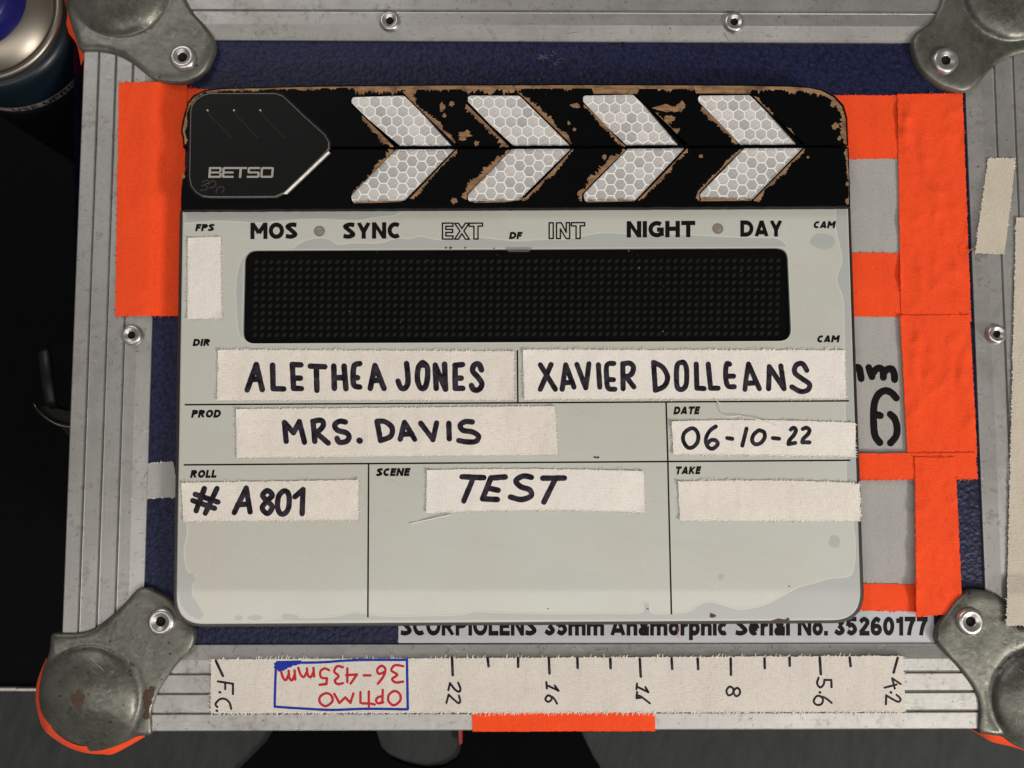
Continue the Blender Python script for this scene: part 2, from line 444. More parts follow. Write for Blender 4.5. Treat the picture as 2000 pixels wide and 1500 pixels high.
def poly_strokes(mb, strokes, tf, wid, zf, h=0.06):
    """strokes: list of ('l'|'s'|'c', pts) in zoomed coordinates, tf=(x0,y0,scale)."""
    x0, y0, s = tf
    for i, (k, pts) in enumerate(strokes):
        q = [(x0+a/s, y0+b/s) for a, b in pts]
        hh = h+0.002*i
        if k == 'd': stroke(mb, [q[0], (q[0][0]+0.8, q[0][1]+0.5)], wid*1.15, zf, hh)
        elif k == 'l':
            for a, b in zip(q[:-1], q[1:]): stroke(mb, [a, b], wid, zf, hh); hh += 0.001
        elif k == 's': stroke(mb, catmull(q), wid, zf, hh)
        elif k == 'c': stroke(mb, catmull(q, True), wid, zf, hh)

# ---- a plain bold sans drawn from centre lines (unit cap height)
def arcp(cx, cy, rx, ry, a0, a1, n=14):
    return [(cx+rx*math.cos(R(a0+(a1-a0)*k/n)), cy+ry*math.sin(R(a0+(a1-a0)*k/n))) for k in range(n+1)]
GW = {'M': 1.10, 'O': 0.98, 'S': 0.78, 'Y': 0.88, 'N': 0.90, 'C': 0.84, 'I': 0.22, 'G': 0.95, 'H': 0.90, 'T': 0.86, 'D': 0.92, 'A': 0.98, 'E': 0.70, 'F': 0.68, 'P': 0.80, 'R': 0.88, 'L': 0.68, 'K': 0.92,
      'U': 0.88, ' ': 0.35, '.': 0.24, '0': 0.72, '1': 0.52, '2': 0.72, '3': 0.72, '5': 0.72, '6': 0.72, '7': 0.70, 'm': 1.12, 'n': 0.70, 'a': 0.68, 'o': 0.70, 'r': 0.48, 'p': 0.70, 'h': 0.70, 'i': 0.24, 'c': 0.66, 'e': 0.68, 'l': 0.24}
def glyph(ch, T):
    h = T/2; w = max(GW[ch], T); X = 0.73
    V = lambda x, y0=0.0, y1=1.0: [(x, y0), (x, y1)]
    Hh = lambda y, x0, x1: [(x0, y), (x1, y)]
    arch = lambda x0, x1: [(x0, 0.38)]+arcp((x0+x1)/2, X-h-0.14, (x1-x0)/2, 0.14, 170, 0, 8)+[(x1, 0)]
    G = {
     'I': [V(w/2)], 'l': [V(w/2)], 'L': [[(h, 1), (h, h), (w, h)]], 'E': [V(h), Hh(h, h, w), Hh(0.52, h, w*0.94), Hh(1-h, h, w)], 'F': [V(h), Hh(0.50, h, w*0.92), Hh(1-h, h, w)],
     'T': [Hh(1-h, 0, w), V(w/2)], 'H': [V(h), V(w-h), Hh(0.52, h, w-h)], 'N': [V(h), V(w-h), [(h, 1), (w-h, 0)]], 'M': [V(h), V(w-h), [(h*1.1, 1), (w/2, 0.36)], [(w-h*1.1, 1), (w/2, 0.36)]],
     'A': [[(h*0.95, 0), (w/2, 1)], [(w-h*0.95, 0), (w/2, 1)], Hh(0.27, w*0.22, w*0.78)], 'Y': [[(h*0.95, 1), (w/2, 0.42)], [(w-h*0.95, 1), (w/2, 0.42)], V(w/2, 0, 0.5)],
     'K': [V(h), [(w-h*1.0, 1), (w*0.28, 0.5)], [(w*0.30, 0.56), (w-h, 0)]], 'D': [V(h), [(h, 1-h)]+arcp(w*0.42, 0.5, w*0.58-h, 0.5-h, 90, -90)+[(h, h)]],
     'P': [V(h), [(h, 1-h)]+arcp(w*0.48, 0.69, w*0.52-h, 0.31-h, 90, -90)+[(h, 0.38+h)]], 'R': [V(h), [(h, 1-h)]+arcp(w*0.45, 0.70, w*0.47-h, 0.30-h, 90, -90)+[(h, 0.40+h)], [(w*0.45, 0.48), (w-h*0.9, 0)]],
     'O': [arcp(w/2, 0.5, w/2-h, 0.5-h, 0, 360, 28)], 'C': [arcp(w*0.58, 0.5, w*0.58-h, 0.5-h, 52, 308, 20)], 'G': [arcp(w*0.55, 0.5, w*0.55-h, 0.5-h, 52, 320, 20), V(w-h, 0.08, 0.5), Hh(0.47, w*0.56, w)],
     'U': [[(h, 1)]+arcp(w/2, 0.38, w/2-h, 0.38-h, 180, 360)+[(w-h, 1)]],
     'S': [catmull([(w*0.95-h*0.2, 0.97-h), (w*0.52, 1-h), (h*1.02, 0.74), (w*0.50, 0.52), (w-h*1.02, 0.27), (w*0.46, h), (w*0.04, h+0.05)], False, 6)],
     '.': [V(w/2, 0, T)], '0': [arcp(w/2, 0.5, w/2-h, 0.5-h, 0, 360, 24)], '1': [V(w-h*1.2), [(h*0.4, 0.78), (w-h*1.6, 0.80)]],
     '2': [catmull([(h, 0.72), (w*0.5, 1-h), (w-h, 0.72), (w*0.55, 0.42), (h, h*1.2)], False, 6), Hh(h, h*0.6, w)],
     '3': [catmull([(h, 0.76), (w*0.5, 1-h), (w-h*1.1, 0.75), (w*0.5, 0.54)], False, 6), catmull([(w*0.45, 0.54), (w-h, 0.28), (w*0.5, h), (h*0.9, 0.26)], False, 6)],
     '5': [Hh(1-h, w*0.18, w*0.94), [(w*0.26, 1), (w*0.18, 0.50)], catmull([(w*0.18, 0.50), (w*0.55, 0.62-h*0.4), (w-h, 0.32), (w*0.5, h), (h*0.9, 0.24)], False, 6)],
     '6': [arcp(w/2, 0.32, w/2-h, 0.32-h, 0, 360, 20), catmull([(h, 0.32), (h*1.15, 0.66), (w*0.5, 1-h), (w-h*1.1, 0.76)], False, 6)], '7': [Hh(1-h, 0, w), catmull([(w-h, 1-h), (w*0.55, 0.5), (w*0.38, 0)], False, 6)],
     'n': [V(h, 0, X), arch(h, w-h)], 'h': [V(h), arch(h, w-h)], 'm': [V(h, 0, X), arch(h, w/2), arch(w/2, w-h)], 'i': [V(w/2, 0, X), V(w/2, 0.84, 1.0)], 'r': [V(h, 0, X), [(h, 0.45), (w*0.55, X-h*1.1), (w, X-h)]],
     'o': [arcp(w/2, X/2, w/2-h, X/2-h, 0, 360, 20)], 'c': [arcp(w*0.55, X/2, w*0.55-h, X/2-h, 50, 310, 16)], 'e': [arcp(w/2, X/2, w/2-h, X/2-h, 0, 310, 18), Hh(X/2, h, w-h)],
     'p': [V(h, -0.24, X), arcp(w/2, X/2, w/2-h, X/2-h, 0, 360, 20)], 'a': [V(w-h, 0, 0.5), arcp(w*0.46, 0.22, w*0.46-h, 0.22-h*0.7, 0, 360, 16), catmull([(h, 0.52), (w*0.5, X-h), (w-h, 0.50)], False, 5)], ' ': [],
    }
    return G[ch], w
def ribbon2(pts, T):
    n = len(pts); L = []; Rr = []
    closed = math.dist(pts[0], pts[-1]) < 1e-6
    for i in range(n):
        a = pts[i-1] if i > 0 else (pts[-2] if closed else pts[0]); b = pts[i+1] if i < n-1 else (pts[1] if closed else pts[-1]); p = pts[i]
        d1 = Vector((p[0]-a[0], p[1]-a[1])); d2 = Vector((b[0]-p[0], b[1]-p[1]))
        if d1.length < 1e-9: d1 = d2
        if d2.length < 1e-9: d2 = d1
        d1.normalize(); d2.normalize()
        n1 = Vector((-d1.y, d1.x)); n2 = Vector((-d2.y, d2.x)); m = n1+n2
        m = m.normalized() if m.length > 1e-6 else n1
        k = T/2/max(0.5, m.dot(n1))
        L.append((p[0]+m.x*k, p[1]+m.y*k)); Rr.append((p[0]-m.x*k, p[1]-m.y*k))
    return L, Rr
def printed(name, body, x0, x1, base, cap, z, mat, parent, T=0.21, slant=0.0, slope=0.0, mapf=None, gap=0.13):
    """Printed word: spans x0..x1 px, baseline py, cap height px."""
    items = []; x = 0
    for ch in body:
        st, w_ = glyph(ch, T); items.append((x, st, w_)); x += w_+gap
    tot = x-gap; sx = (x1-x0-slant*cap)/tot
    mb = MB(); q = 0
    for ox, st, w_ in items:
        for pts in st:
            L, Rr = ribbon2(pts, T)
            vs = []
            for (a, b) in zip(L, Rr):
                for (u, v) in (a, b):
                    v = max(-0.25 if v < -0.1 else 0.0, min(1.0, v))
                    xx = x0+(ox+u)*sx+slant*cap*v; yy = base-v*cap+slope*(xx-x0)
                    vs.append(P(xx, yy, z+0.0015*q) if mapf is None else mapf(xx, yy))
            fs = []
            for i in range(len(L)-1):
                f = (2*i, 2*i+1, 2*i+3, 2*i+2)
                a, b, c = (Vector(vs[k]) for k in f[:3]); nn = (b-a).cross(Vector(vs[f[2]])-a)
                fs.append(f if nn.z >= 0 or mapf is not None else f[::-1])
            mb.add(vs, fs); q += 1
    return mb.build(name, mat, parent)

# ------------------------------------------------------------------ tape
def qlerp(q, u, v):
    (ax, ay), (bx, by), (cx, cy), (dx, dy) = q
    return ((ax*(1-u)+bx*u)*(1-v)+(dx*(1-u)+cx*u)*v, (ay*(1-u)+by*u)*(1-v)+(dy*(1-u)+cy*u)*v)
def wrinkle(seed, amp, wl):
    def f(x, y):
        a = mnoise.noise(Vector((x/wl*1.5, y/wl*0.6, seed*7.3)))+0.4*mnoise.noise(Vector((x*2.3/wl, y*2.3/wl, seed*3.1+5)))
        return amp*2.2*a*a if amp > 0.15 else amp*a
    return f
def tape(name, quad, zbase, mat, label, cat, seed, fray=(1, 1, 1, 1), amp=0.06, wl=70, thick=0.30, lift=0.25,
         group=None, step=4.0, frmat=None, fraylen=5.0, parent=None, bow=(0, 0), fade=False):
    """Cloth tape over a pixel quad (TL,TR,BR,BL); fray = fringe density top,right,bottom,left. Returns (object, surface z function)."""
    rnd = random.Random(seed)
    W = (math.dist(quad[0], quad[1])+math.dist(quad[3], quad[2]))/2
    H = (math.dist(quad[0], quad[3])+math.dist(quad[1], quad[2]))/2
    nx = max(3, int(W/step)); ny = max(3, int(H/step))
    wr = wrinkle(seed, amp, wl)
    zb = zbase if callable(zbase) else (lambda x, y: zbase)
    cx = sum(p[0] for p in quad)/4; cy = sum(p[1] for p in quad)/4
    def zs(x, y): return zb(x, y)+thick+wr(x, y)
    mb = MB(); vs = []
    jx = [[rnd.gauss(0, 0.45) for _ in range(ny+1)] for _ in range(2)]
    jy = [[rnd.gauss(0, 0.45) for _ in range(nx+1)] for _ in range(2)]
    for j in range(ny+1):
        for i in range(nx+1):
            u = i/nx; v = j/ny
            x, y = qlerp(quad, u, v)
            y += bow[0]*4*u*(1-u)*(1-v)+bow[1]*4*u*(1-u)*v
            if i == 0: x += jx[0][j]
            if i == nx: x += jx[1][j]
            if j == 0: y += jy[0][i]
            if j == ny: y += jy[1][i]
            e = min(u*W, (1-u)*W, v*H, (1-v)*H)
            ce = math.hypot(min(u, 1-u)*W, min(v, 1-v)*H)
            fd = 1.0
            if fade: fd = min(1.0, min(v, 1-v)*H/45.0)
            z = zb(x, y)+thick+wr(x, y)*fd
            if ce < 22: z += lift*(1-ce/22)**2
            vs.append(P(x, y, z))
    fs = []
    for j in range(ny):
        for i in range(nx):
            a = j*(nx+1)+i; fs.append((a, a+nx+1, a+nx+2, a+1))
    mb.add(vs, fs, 0)
    ring = [i for i in range(nx+1)]+[j*(nx+1)+nx for j in range(1, ny+1)]+[ny*(nx+1)+i for i in range(nx-1, -1, -1)]+[j*(nx+1) for j in range(ny-1, 0, -1)]
    rv = [vs[i] for i in ring]; lo = [Vector((p.x, p.y, p.z-thick*0.75*MM)) for p in rv]
    n = len(ring)
    mb.add(rv+lo, [(i, (i+1) % n, n+(i+1) % n, n+i) for i in range(n)], 0)
    # loose threads of the torn weave
    def fringe(p, q, nrm, dens):
        L = math.dist(p, q); k = int(L/2.6*dens)
        for _ in range(k):
            t = rnd.random(); x = p[0]+(q[0]-p[0])*t; y = p[1]+(q[1]-p[1])*t
            ln = fraylen*(0.25+rnd.random()**2.2*1.0)
            an = rnd.gauss(0.35, 0.35)
            d = (nrm[0]*math.cos(an)-nrm[1]*math.sin(an), nrm[0]*math.sin(an)+nrm[1]*math.cos(an))
            wd = 0.6+0.45*rnd.random()
            e = (-d[1]*wd, d[0]*wd)
            bx, by = x-d[0]*2.0, y-d[1]*2.0
            tx, ty = x+d[0]*ln, y+d[1]*ln
            z0 = zs(bx, by)+0.05; z1 = zs(x, y)+rnd.uniform(-0.12, 0.15)
            mb.add([P(bx-e[0], by-e[1], z0), P(bx+e[0], by+e[1], z0), P(tx+e[0]*0.5, ty+e[1]*0.5, z1), P(tx-e[0]*0.5, ty-e[1]*0.5, z1),
                    P(bx, by, z0-0.1), P(tx, ty, z1-0.12)],
                   [(0, 1, 2, 3), (0, 3, 5, 4), (1, 4, 5, 2)], 1)
    def edge(a, b, k):
        if not bow[k]: return [(a, b)]
        pts = []
        for i in range(13):
            u = i/12; pts.append((a[0]+(b[0]-a[0])*u, a[1]+(b[1]-a[1])*u+bow[k]*4*u*(1-u)))
        return list(zip(pts[:-1], pts[1:]))
    for p, q in edge(quad[0], quad[1], 0): fringe(p, q, (0, -1), fray[0])
    fringe(quad[1], quad[2], (1, 0), fray[1])
    for p, q in edge(quad[3], quad[2], 1): fringe(p, q, (0, 1), fray[2])
    fringe(quad[0], quad[3], (-1, 0), fray[3])
    o = mb.build(name, [mat, frmat or mat], parent, True)
    tag(o, label, cat, group)
    return o, zs

def lathe(mb, cx, cy, prof, n=28, mis=None, wob=0.0, seed=0):
    """prof: list of (radius px, z mm) around pixel centre, converted at z of the first entry."""
    c = P(cx, cy, prof[0][1]); sc = (P(cx+1, cy, prof[0][1])-c).length
    vs = []
    for (r, z) in prof:
        for k in range(n):
            a = 2*math.pi*k/n
            rr = r*sc*(1+wob*mnoise.noise(Vector((math.cos(a)*1.5, math.sin(a)*1.5, seed+r*0.1))))
            vs.append((c.x+rr*math.cos(a), c.y+rr*math.sin(a), z*MM))
    for i in range(len(prof)-1):
        fs = [(i*n+k, i*n+(k+1) % n, (i+1)*n+(k+1) % n, (i+1)*n+k) for k in range(n)]
        k0 = len(mb.v)
        mb.add([], [])
        mb.f += [tuple(x+BASE0 for x in f[::-1]) for f in fs] if False else []
        mb.mi += []
    base = len(mb.v); mb.v += [tuple(v) for v in vs]
    for i in range(len(prof)-1):
        for k in range(n):
            mb.f.append((base+(i+1)*n+k, base+(i+1)*n+(k+1) % n, base+i*n+(k+1) % n, base+i*n+k)); mb.mi.append(mis[i] if mis else 0)
    mb.f.append(tuple(base+(len(prof)-1)*n+k for k in range(n))[::-1]); mb.mi.append(mis[-1] if mis else 0)

# ================================================================== SETTING
ZT = -138.0
tb = MB()
tb.add([(-3, -3, ZT*MM), (3, -3, ZT*MM), (3, 3, ZT*MM), (-3, 3, ZT*MM)], [(0, 1, 2, 3)])
tag(tb.build('table_top', 'table_black'), 'black table top the case stands on', 'table', kind='structure')

# grey mat in front of the case with a bright metal edge
mat_e = empty('rubber_mat', P(900, 1460, ZT+0.4))
mm = MB()
p0 = P(-260, 1349, ZT+3); p1 = P(2400, 1349, ZT+3)
ym = p0.y
def box(mb, x0, x1, y0, y1, z0, z1, mi=0):
    v = [(x0, y0, z0), (x1, y0, z0), (x1, y1, z0), (x0, y1, z0), (x0, y0, z1), (x1, y0, z1), (x1, y1, z1), (x0, y1, z1)]
    mb.add(v, [(0, 3, 2, 1), (4, 5, 6, 7), (0, 1, 5, 4), (1, 2, 6, 5), (2, 3, 7, 6), (3, 0, 4, 7)], mi)
box(mm, -0.75, 0.75, ym-0.75, ym-0.0005, (ZT+0.4)*MM, (ZT+3)*MM)
mm.build('mat_sheet', 'mat_grey', mat_e)
sm = MB()
N = 120
for i in range(N):
    x0 = -0.75+1.5*i/N; x1 = -0.75+1.5*(i+1)/N
    hh = 0.0012+0.0006*mnoise.noise(Vector((i*0.9, 0, 3)))
    box(sm, x0, x1-0.0002, ym, ym+hh, (ZT+0.4)*MM, (ZT+3.4)*MM)
sm.build('edge_strip', 'strip_metal', mat_e)
tag(mat_e, 'dark grey mat with a bright metal edge in front of the flight case', 'mat')

# person's shadow silhouette on the mat, added as a black slab; red tag
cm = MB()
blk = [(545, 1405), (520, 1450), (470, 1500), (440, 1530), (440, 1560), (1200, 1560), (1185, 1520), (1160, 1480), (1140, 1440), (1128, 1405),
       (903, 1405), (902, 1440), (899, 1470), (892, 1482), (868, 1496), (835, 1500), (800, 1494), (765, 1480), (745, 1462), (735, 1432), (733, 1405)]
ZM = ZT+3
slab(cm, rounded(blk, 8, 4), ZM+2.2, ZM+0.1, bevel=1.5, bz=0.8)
tag(cm.build('shadow_silhouette', 'silhouette_black'), 'added black shadow shape with a rounded notch on the grey mat below the bottom rail', 'shadow')
rm = MB()
slab(rm, rounded([(893, 1400), (903, 1400), (903, 1452), (896, 1456)], 2, 3), ZM+4.2, ZM+2.3, bevel=1, bz=0.4)
tag(rm.build('red_tag', 'red_plastic'), 'small red tag poking out on the black shadow shape under the case edge', 'tag')

# ================================================================== FLIGHT CASE
case = empty('flight_case', P(1000, 750, ZT))
tag(case, 'blue flight case with ribbed aluminium rails and zinc ball corners, under the clapperboard', 'flight case')
pm = MB()
slab(pm, [(255, 60), (1935, 60), (1960, 1280), (250, 1280)], 0.0, -4.0)
pm.build('lid_panel', 'vinyl_blue', case)

sc_ = MB(); rd = random.Random(4)
for k in range(12):
    x_, y_ = rd.uniform(1048, 1092), rd.uniform(103, 130); a_ = rd.uniform(0, 6.28); l_ = rd.uniform(4, 13)
    stroke(sc_, catmull([(x_, y_), (x_+l_*math.cos(a_), y_+l_*math.sin(a_)*0.6), (x_+l_*1.5*math.cos(a_+0.6), y_+l_*1.3*math.sin(a_+0.6)*0.6)]), 0.9, lambda x, y: 0.12, 0.04)
sc_.build('vinyl_scratches', 'vinyl_scuff', bpy.data.objects['lid_panel'], True)['kind'] = 'stuff'
ZR = 2.3
RAILS = {  # outer line (2 px points), inner line (2 px points), material
    'left': ((168, -30), (115, 1370), (313, 77), (278, 1260), 'aluminium_v'),
    'right': ((2044, -25), (2097, 1365), (1882, 84), (1929, 1257), 'aluminium_v'),
    'top': ((232, -88), (1980, -86), (313, 77), (1882, 84), 'aluminium_h'),
    'bottom': ((178, 1430), (2036, 1424.5), (278, 1260), (1929, 1257), 'aluminium_h'),
}
def rail_profile():
    pr = [(0.0, -14.0), (0.0, ZR-0.8), (0.006, ZR-0.25), (0.02, ZR)]
    for g in (0.215, 0.445, 0.675):
        pr += [(g-0.022, ZR), (g-0.013, ZR+0.16), (g-0.007, ZR-0.75), (g+0.007, ZR-0.75), (g+0.013, ZR+0.15), (g+0.022, ZR)]
    pr += [(0.835, ZR), (0.85, ZR-0.15), (0.975, 0.9), (1.0, 0.7), (1.0, 0.03)]
    return pr
rails = {}
for nm, (o0, o1, i0, i1, mt) in RAILS.items():
    mb = MB(); vs = []
    pr = rail_profile(); n = 60
    for s in range(n+1):
        t = s/n
        A = P(o0[0]+(o1[0]-o0[0])*t, o0[1]+(o1[1]-o0[1])*t, ZR); B = P(i0[0]+(i1[0]-i0[0])*t, i0[1]+(i1[1]-i0[1])*t, 0.7)
        for (u, z) in pr:
            q = A.lerp(B, u)
            dn = 0.05*mnoise.noise(Vector((t*22, u*9, len(nm)))) if 0.02 < u < 0.97 else 0
            vs.append((q.x, q.y, (z+dn)*MM))
    m = len(pr)
    for s in range(n):
        for j in range(m-1):
            a = s*m+j; f = (a, a+1, a+m+1, a+m)
            mb.f.append(f); mb.mi.append(0)
    mb.v = vs
    # facing up
    a, b, c = (Vector(vs[i]) for i in mb.f[5][:3])
    if (b-a).cross(c-a).z < 0: mb.f = [f[::-1] for f in mb.f]
    rails[nm] = mb.build('trim_rail', mt, case)

# sides of the box below the rails
bm_ = MB()
co = [P(125, -48, ZR), P(2050, -48, ZR), P(2078, 1400, ZR), P(134, 1400, ZR)]
tp = [(p.x, p.y, -3.9*MM) for p in co]; bt = [(p.x, p.y, (ZT+0.3)*MM) for p in co]
bm_.add(tp+bt, [(0, 1, 5, 4), (1, 2, 6, 5), (2, 3, 7, 6), (3, 0, 4, 7), (4, 5, 6, 7)])
bm_.build('case_body', 'vinyl_blue', case)

def rivet(cx, cy, r, z, parent, seed, top=1.5):
    mb = MB()
    lathe(mb, cx, cy, [(r*1.04, z-0.15), (r*1.03, z+top*0.30), (r*0.93, z+top*0.75), (r*0.78, z+top), (r*0.62, z+top*0.92), (r*0.50, z+top*0.62),
                       (r*0.40, z+top*0.58), (r*0.36, z+top*0.45), (r*0.34, z+0.12), (r*0.05, z+0.10)],
          30, [0, 0, 0, 0, 0, 0, 0, 1, 1, 1], 0.05, seed)
    return mb.build('rivet', ['rivet_metal', 'hole_dark'], parent, True)

# ---- corner caps
def cap_outline(pts, n=150):
    q = catmull(pts, True, 8)[:-1]
    L = [0]
    for a, b in zip(q, q[1:]+q[:1]): L.append(L[-1]+math.dist(a, b))
    out = []; k = 0
    for i in range(n):
        s = L[-1]*i/n
        while L[k+1] < s: k += 1
        t = (s-L[k])/max(1e-9, L[k+1]-L[k]); a = q[k]; b = q[(k+1) % len(q)]
        out.append((a[0]+(b[0]-a[0])*t, a[1]+(b[1]-a[1])*t))
    return out
def make_cap(pts, ctr, Rb, outd, rv, rr, seed, dome=5.0, rcr=0.0):
    ol = cap_outline(pts); N = len(ol); rings = 34
    od = Vector(outd).normalized()
    def hz(x, y, t):
        d = Vector((x-ctr[0], y-ctr[1])); r = d.length/Rb
        s = max(0.0, 1-r*r)
        up = dome*s**0.85
        wo = max(0.0, d.normalized().dot(od)+0.15) if d.length > 1e-6 else 0
        base = 3.7-7.0*min(1, wo)**1.2*min(1.15, r)**2.5
        # soft crease round the ball, roll-off at the rim
        base -= 0.55*math.exp(-((r-1.02)/0.09)**2)*(1-min(1, wo))
        if t > 0.90: base -= 1.0*((t-0.90)/0.10)**2
        base += 0.10*mnoise.noise(Vector((x*0.03, y*0.03, seed)))+0.05*mnoise.noise(Vector((x*0.12, y*0.12, seed)))
        return base+up
    vs = []; fs = []
    vs.append(P(ctr[0], ctr[1], hz(ctr[0], ctr[1], 0)))
    for k in range(1, rings+1):
        t = (k/rings)**0.85
        for (x, y) in ol:
            px = ctr[0]+(x-ctr[0])*t; py = ctr[1]+(y-ctr[1])*t
            vs.append(P(px, py, hz(px, py, t)))
    for i in range(N): fs.append((0, 1+i, 1+(i+1) % N))
    for k in range(rings-1):
        for i in range(N):
            a = 1+k*N+i; b = 1+k*N+(i+1) % N
            fs.append((a, a+N, b+N, b))
    # skirt
    base = 1+(rings-1)*N
    for i, (x, y) in enumerate(ol):
        p = vs[base+i]; d = Vector((x-ctr[0], y-ctr[1])).normalized().dot(od)
        lowz = -22.0 if d > 0.05 else 0.1
        vs.append(Vector((p.x, p.y, lowz*MM)))
    for i in range(N):
        a = base+i; b = base+(i+1) % N; fs.append((a, a+N, b+N, b))
    va, vb, vc = vs[fs[N*4][0]], vs[fs[N*4][1]], vs[fs[N*4][2]]
    if (vb-va).cross(vc-va).z < 0: fs = [f[::-1] for f in fs]
    o = build('corner_cap', vs, fs, 'zinc', case, True)
    rivet(rv[0], rv[1], rr, hz(rv[0], rv[1], 0.5)+0.12, o, seed)
    return o, hz

def jagp(pts, amp, seed):
    r_ = random.Random(seed); q = catmull(pts, True, 3)[:-1]
    return [(x+r_.uniform(-amp, amp), y+r_.uniform(-amp, amp)) for x, y in q]
BL = [(101, 1238), (118, 1236), (152, 1236), (187, 1225), (228, 1193), (253, 1168), (268, 1153), (286, 1149), (304, 1157), (324, 1168), (341, 1181), (362, 1208),
      (377, 1228), (380, 1247), (370, 1272), (342, 1302), (316, 1340), (302, 1368), (296, 1394), (296, 1421), (293, 1436), (270, 1438), (240, 1452),
      (205, 1464), (175, 1467), (140, 1459), (105, 1438), (86, 1408), (77, 1375), (77, 1340), (85, 1305), (96, 1275), (99, 1250)]
capBL, hBL = make_cap(BL, (174, 1362), 100, (-0.7, 0.7), (316, 1213), 26, 1.0)
TLc = [(364, 0), (378, 25), (402, 52), (418, 77), (416, 103), (402, 133), (385, 150), (362, 160), (328, 161), (299, 154), (276, 137), (255, 121), (227, 107), (192, 100), (157, 98),
       (150, 80), (140, 52), (131, 17), (124, -20), (126, -62), (150, -105), (190, -130), (240, -132), (290, -112), (330, -95), (345, -60), (352, -25)]
capTL, hTL = make_cap(TLc, (232, -30), 100, (-0.7, -0.7), (358, 114), 25, 2.0)
TRc = [(1843, -30), (1836, 8), (1818, 42), (1790, 66), (1783, 90), (1797, 130), (1825, 158), (1853, 172), (1884, 178), (1909, 164), (1937, 133), (1965, 115), (2000, 103), (2050, 98),
       (2066, 80), (2080, 30), (2090, -20), (2075, -80), (2030, -125), (1970, -135), (1910, -115), (1860, -98), (1848, -62)]
capTR, hTR = make_cap(TRc, (1978, -20), 100, (0.7, -0.7), (1845, 120), 25, 3.0)
BRc = [(1912, 1152), (1890, 1156), (1870, 1172), (1846, 1203), (1832, 1228), (1830, 1251), (1846, 1276), (1874, 1307), (1902, 1346), (1912, 1377), (1911, 1426), (1926, 1434), (1960, 1440), (1990, 1460),
       (2040, 1472), (2090, 1455), (2124, 1410), (2130, 1360), (2112, 1300), (2108, 1240), (2060, 1236), (2010, 1224), (1976, 1214), (1973, 1190), (1960, 1172), (1944, 1160)]
capBR, hBR = make_cap(BRc, (2036, 1364), 100, (0.7, 0.7), (1893, 1213), 26, 4.0)
# rust and dents on the near corner
def cap_patch(pts, hz, cap):
    pl = catmull(pts, True, 5)[:-1]; n = len(pl); cx = sum(p[0] for p in pl)/n; cy = sum(p[1] for p in pl)/n
    vs = [P(cx, cy, hz(cx, cy, 0.5)+0.10)]; fs = []
    for k in range(1, 6):
        for x, y in pl:
            px = cx+(x-cx)*k/5; py = cy+(y-cy)*k/5; vs.append(P(px, py, hz(px, py, 0.5)+0.10))
    for i in range(n): fs.append((0, 1+(i+1) % n, 1+i))
    for k in range(4):
        for i in range(n):
            a = 1+k*n+i; b = 1+k*n+(i+1) % n; fs.append((a, b, b+n, a+n))
    a, b, c = (vs[i] for i in fs[n][:3])
    if (b-a).cross(c-a).z < 0: fs = [f[::-1] for f in fs]
    build('rust_patch', vs, fs, 'rust', cap, True)
cap_patch(jagp([(281, 1352), (290, 1345), (302, 1343), (299, 1360), (294, 1380), (292, 1402), (286, 1406), (280, 1402), (282, 1385), (280, 1370)], 2.5, 1), hBL, capBL)
cap_patch(jagp([(138, 1365), (148, 1350), (155, 1348), (166, 1365), (160, 1378), (153, 1388), (147, 1378)], 2.5, 2), hBL, capBL)
for q in ((118, 1430-70, 3), (150, 1425-120, 3.2), (145, 1304, 2.4), (173, 1313, 3), (330, 1256, 3), (332, 1277, 2.5), (172, 1356, 2.6)):
    cap_patch([(q[0]+q[2]*math.cos(k*1.05), q[1]+q[2]*0.7*math.sin(k*1.05)) for k in range(6)], hBL, capBL)

rivet(762, 43, 20, ZR, rails['top'], 11)
rivet(1433, 45, 20, ZR, rails['top'], 12)
rivet(259, 655, 20, ZR+0.05, rails['left'], 13)
rivet(1944, 653, 19, ZR+0.05, rails['right'], 14)

# latch on the case side, half hidden under the rail
lt = MB()
def tube(mb, path, rads, n=10, mi=0, flat=1.0):
    k0 = len(mb.v); vs = []; M = len(path)
    for i, p in enumerate(path):
        p = Vector(p); t = (Vector(path[min(M-1, i+1)])-Vector(path[max(0, i-1)])).normalized()
        s = t.cross(Vector((0, 0, 1)))
        if s.length < 1e-3: s = Vector((1, 0, 0))
        s.normalize(); u = s.cross(t)
        for k in range(n):
            a = 2*math.pi*k/n; r = rads[i] if isinstance(rads, (list, tuple)) else rads
            vs.append(p+s*r*math.cos(a)+u*r*math.sin(a)*flat)
    fs = []
    for i in range(M-1):
        for k in range(n): fs.append((i*n+k, i*n+(k+1) % n, (i+1)*n+(k+1) % n, (i+1)*n+k))
    fs += [tuple(range(n))[::-1], tuple((M-1)*n+k for k in range(n))]
    mb.add(vs, fs, mi)
ZL = -38
latch = MB()
tube(latch, [P(88, 678, ZL-3), P(87, 690, ZL), P(93, 740, ZL), P(99, 782, ZL), P(106, 796, ZL-3)], [0.0015, 0.0028, 0.0027, 0.0026, 0.0024], 12, 0, 0.5)
latch.build('latch_bar', 'latch_black', case, True)
lp = MB()
arc = [P(66+70*t, 786+48*math.sin(t*math.pi/2)**0.7, ZL) for t in [k/14 for k in range(15)]]
tube(lp, arc+[P(165, 838, ZL)], 0.0006, 8)
lp.build('latch_rim', 'chrome', case, True)
l2 = MB()
cupo = [(72, 790), (80, 806), (98, 818), (130, 828), (170, 832), (170, 800), (130, 800), (95, 790)]
cup_in = [(84, 790), (100, 802), (130, 812), (170, 816)]
sl = MB(); slab(sl, rounded(cupo, 4, 3), ZL-2, ZL-10, bevel=3, bz=1.5)
sl.build('latch_cup', 'latch_black', case)
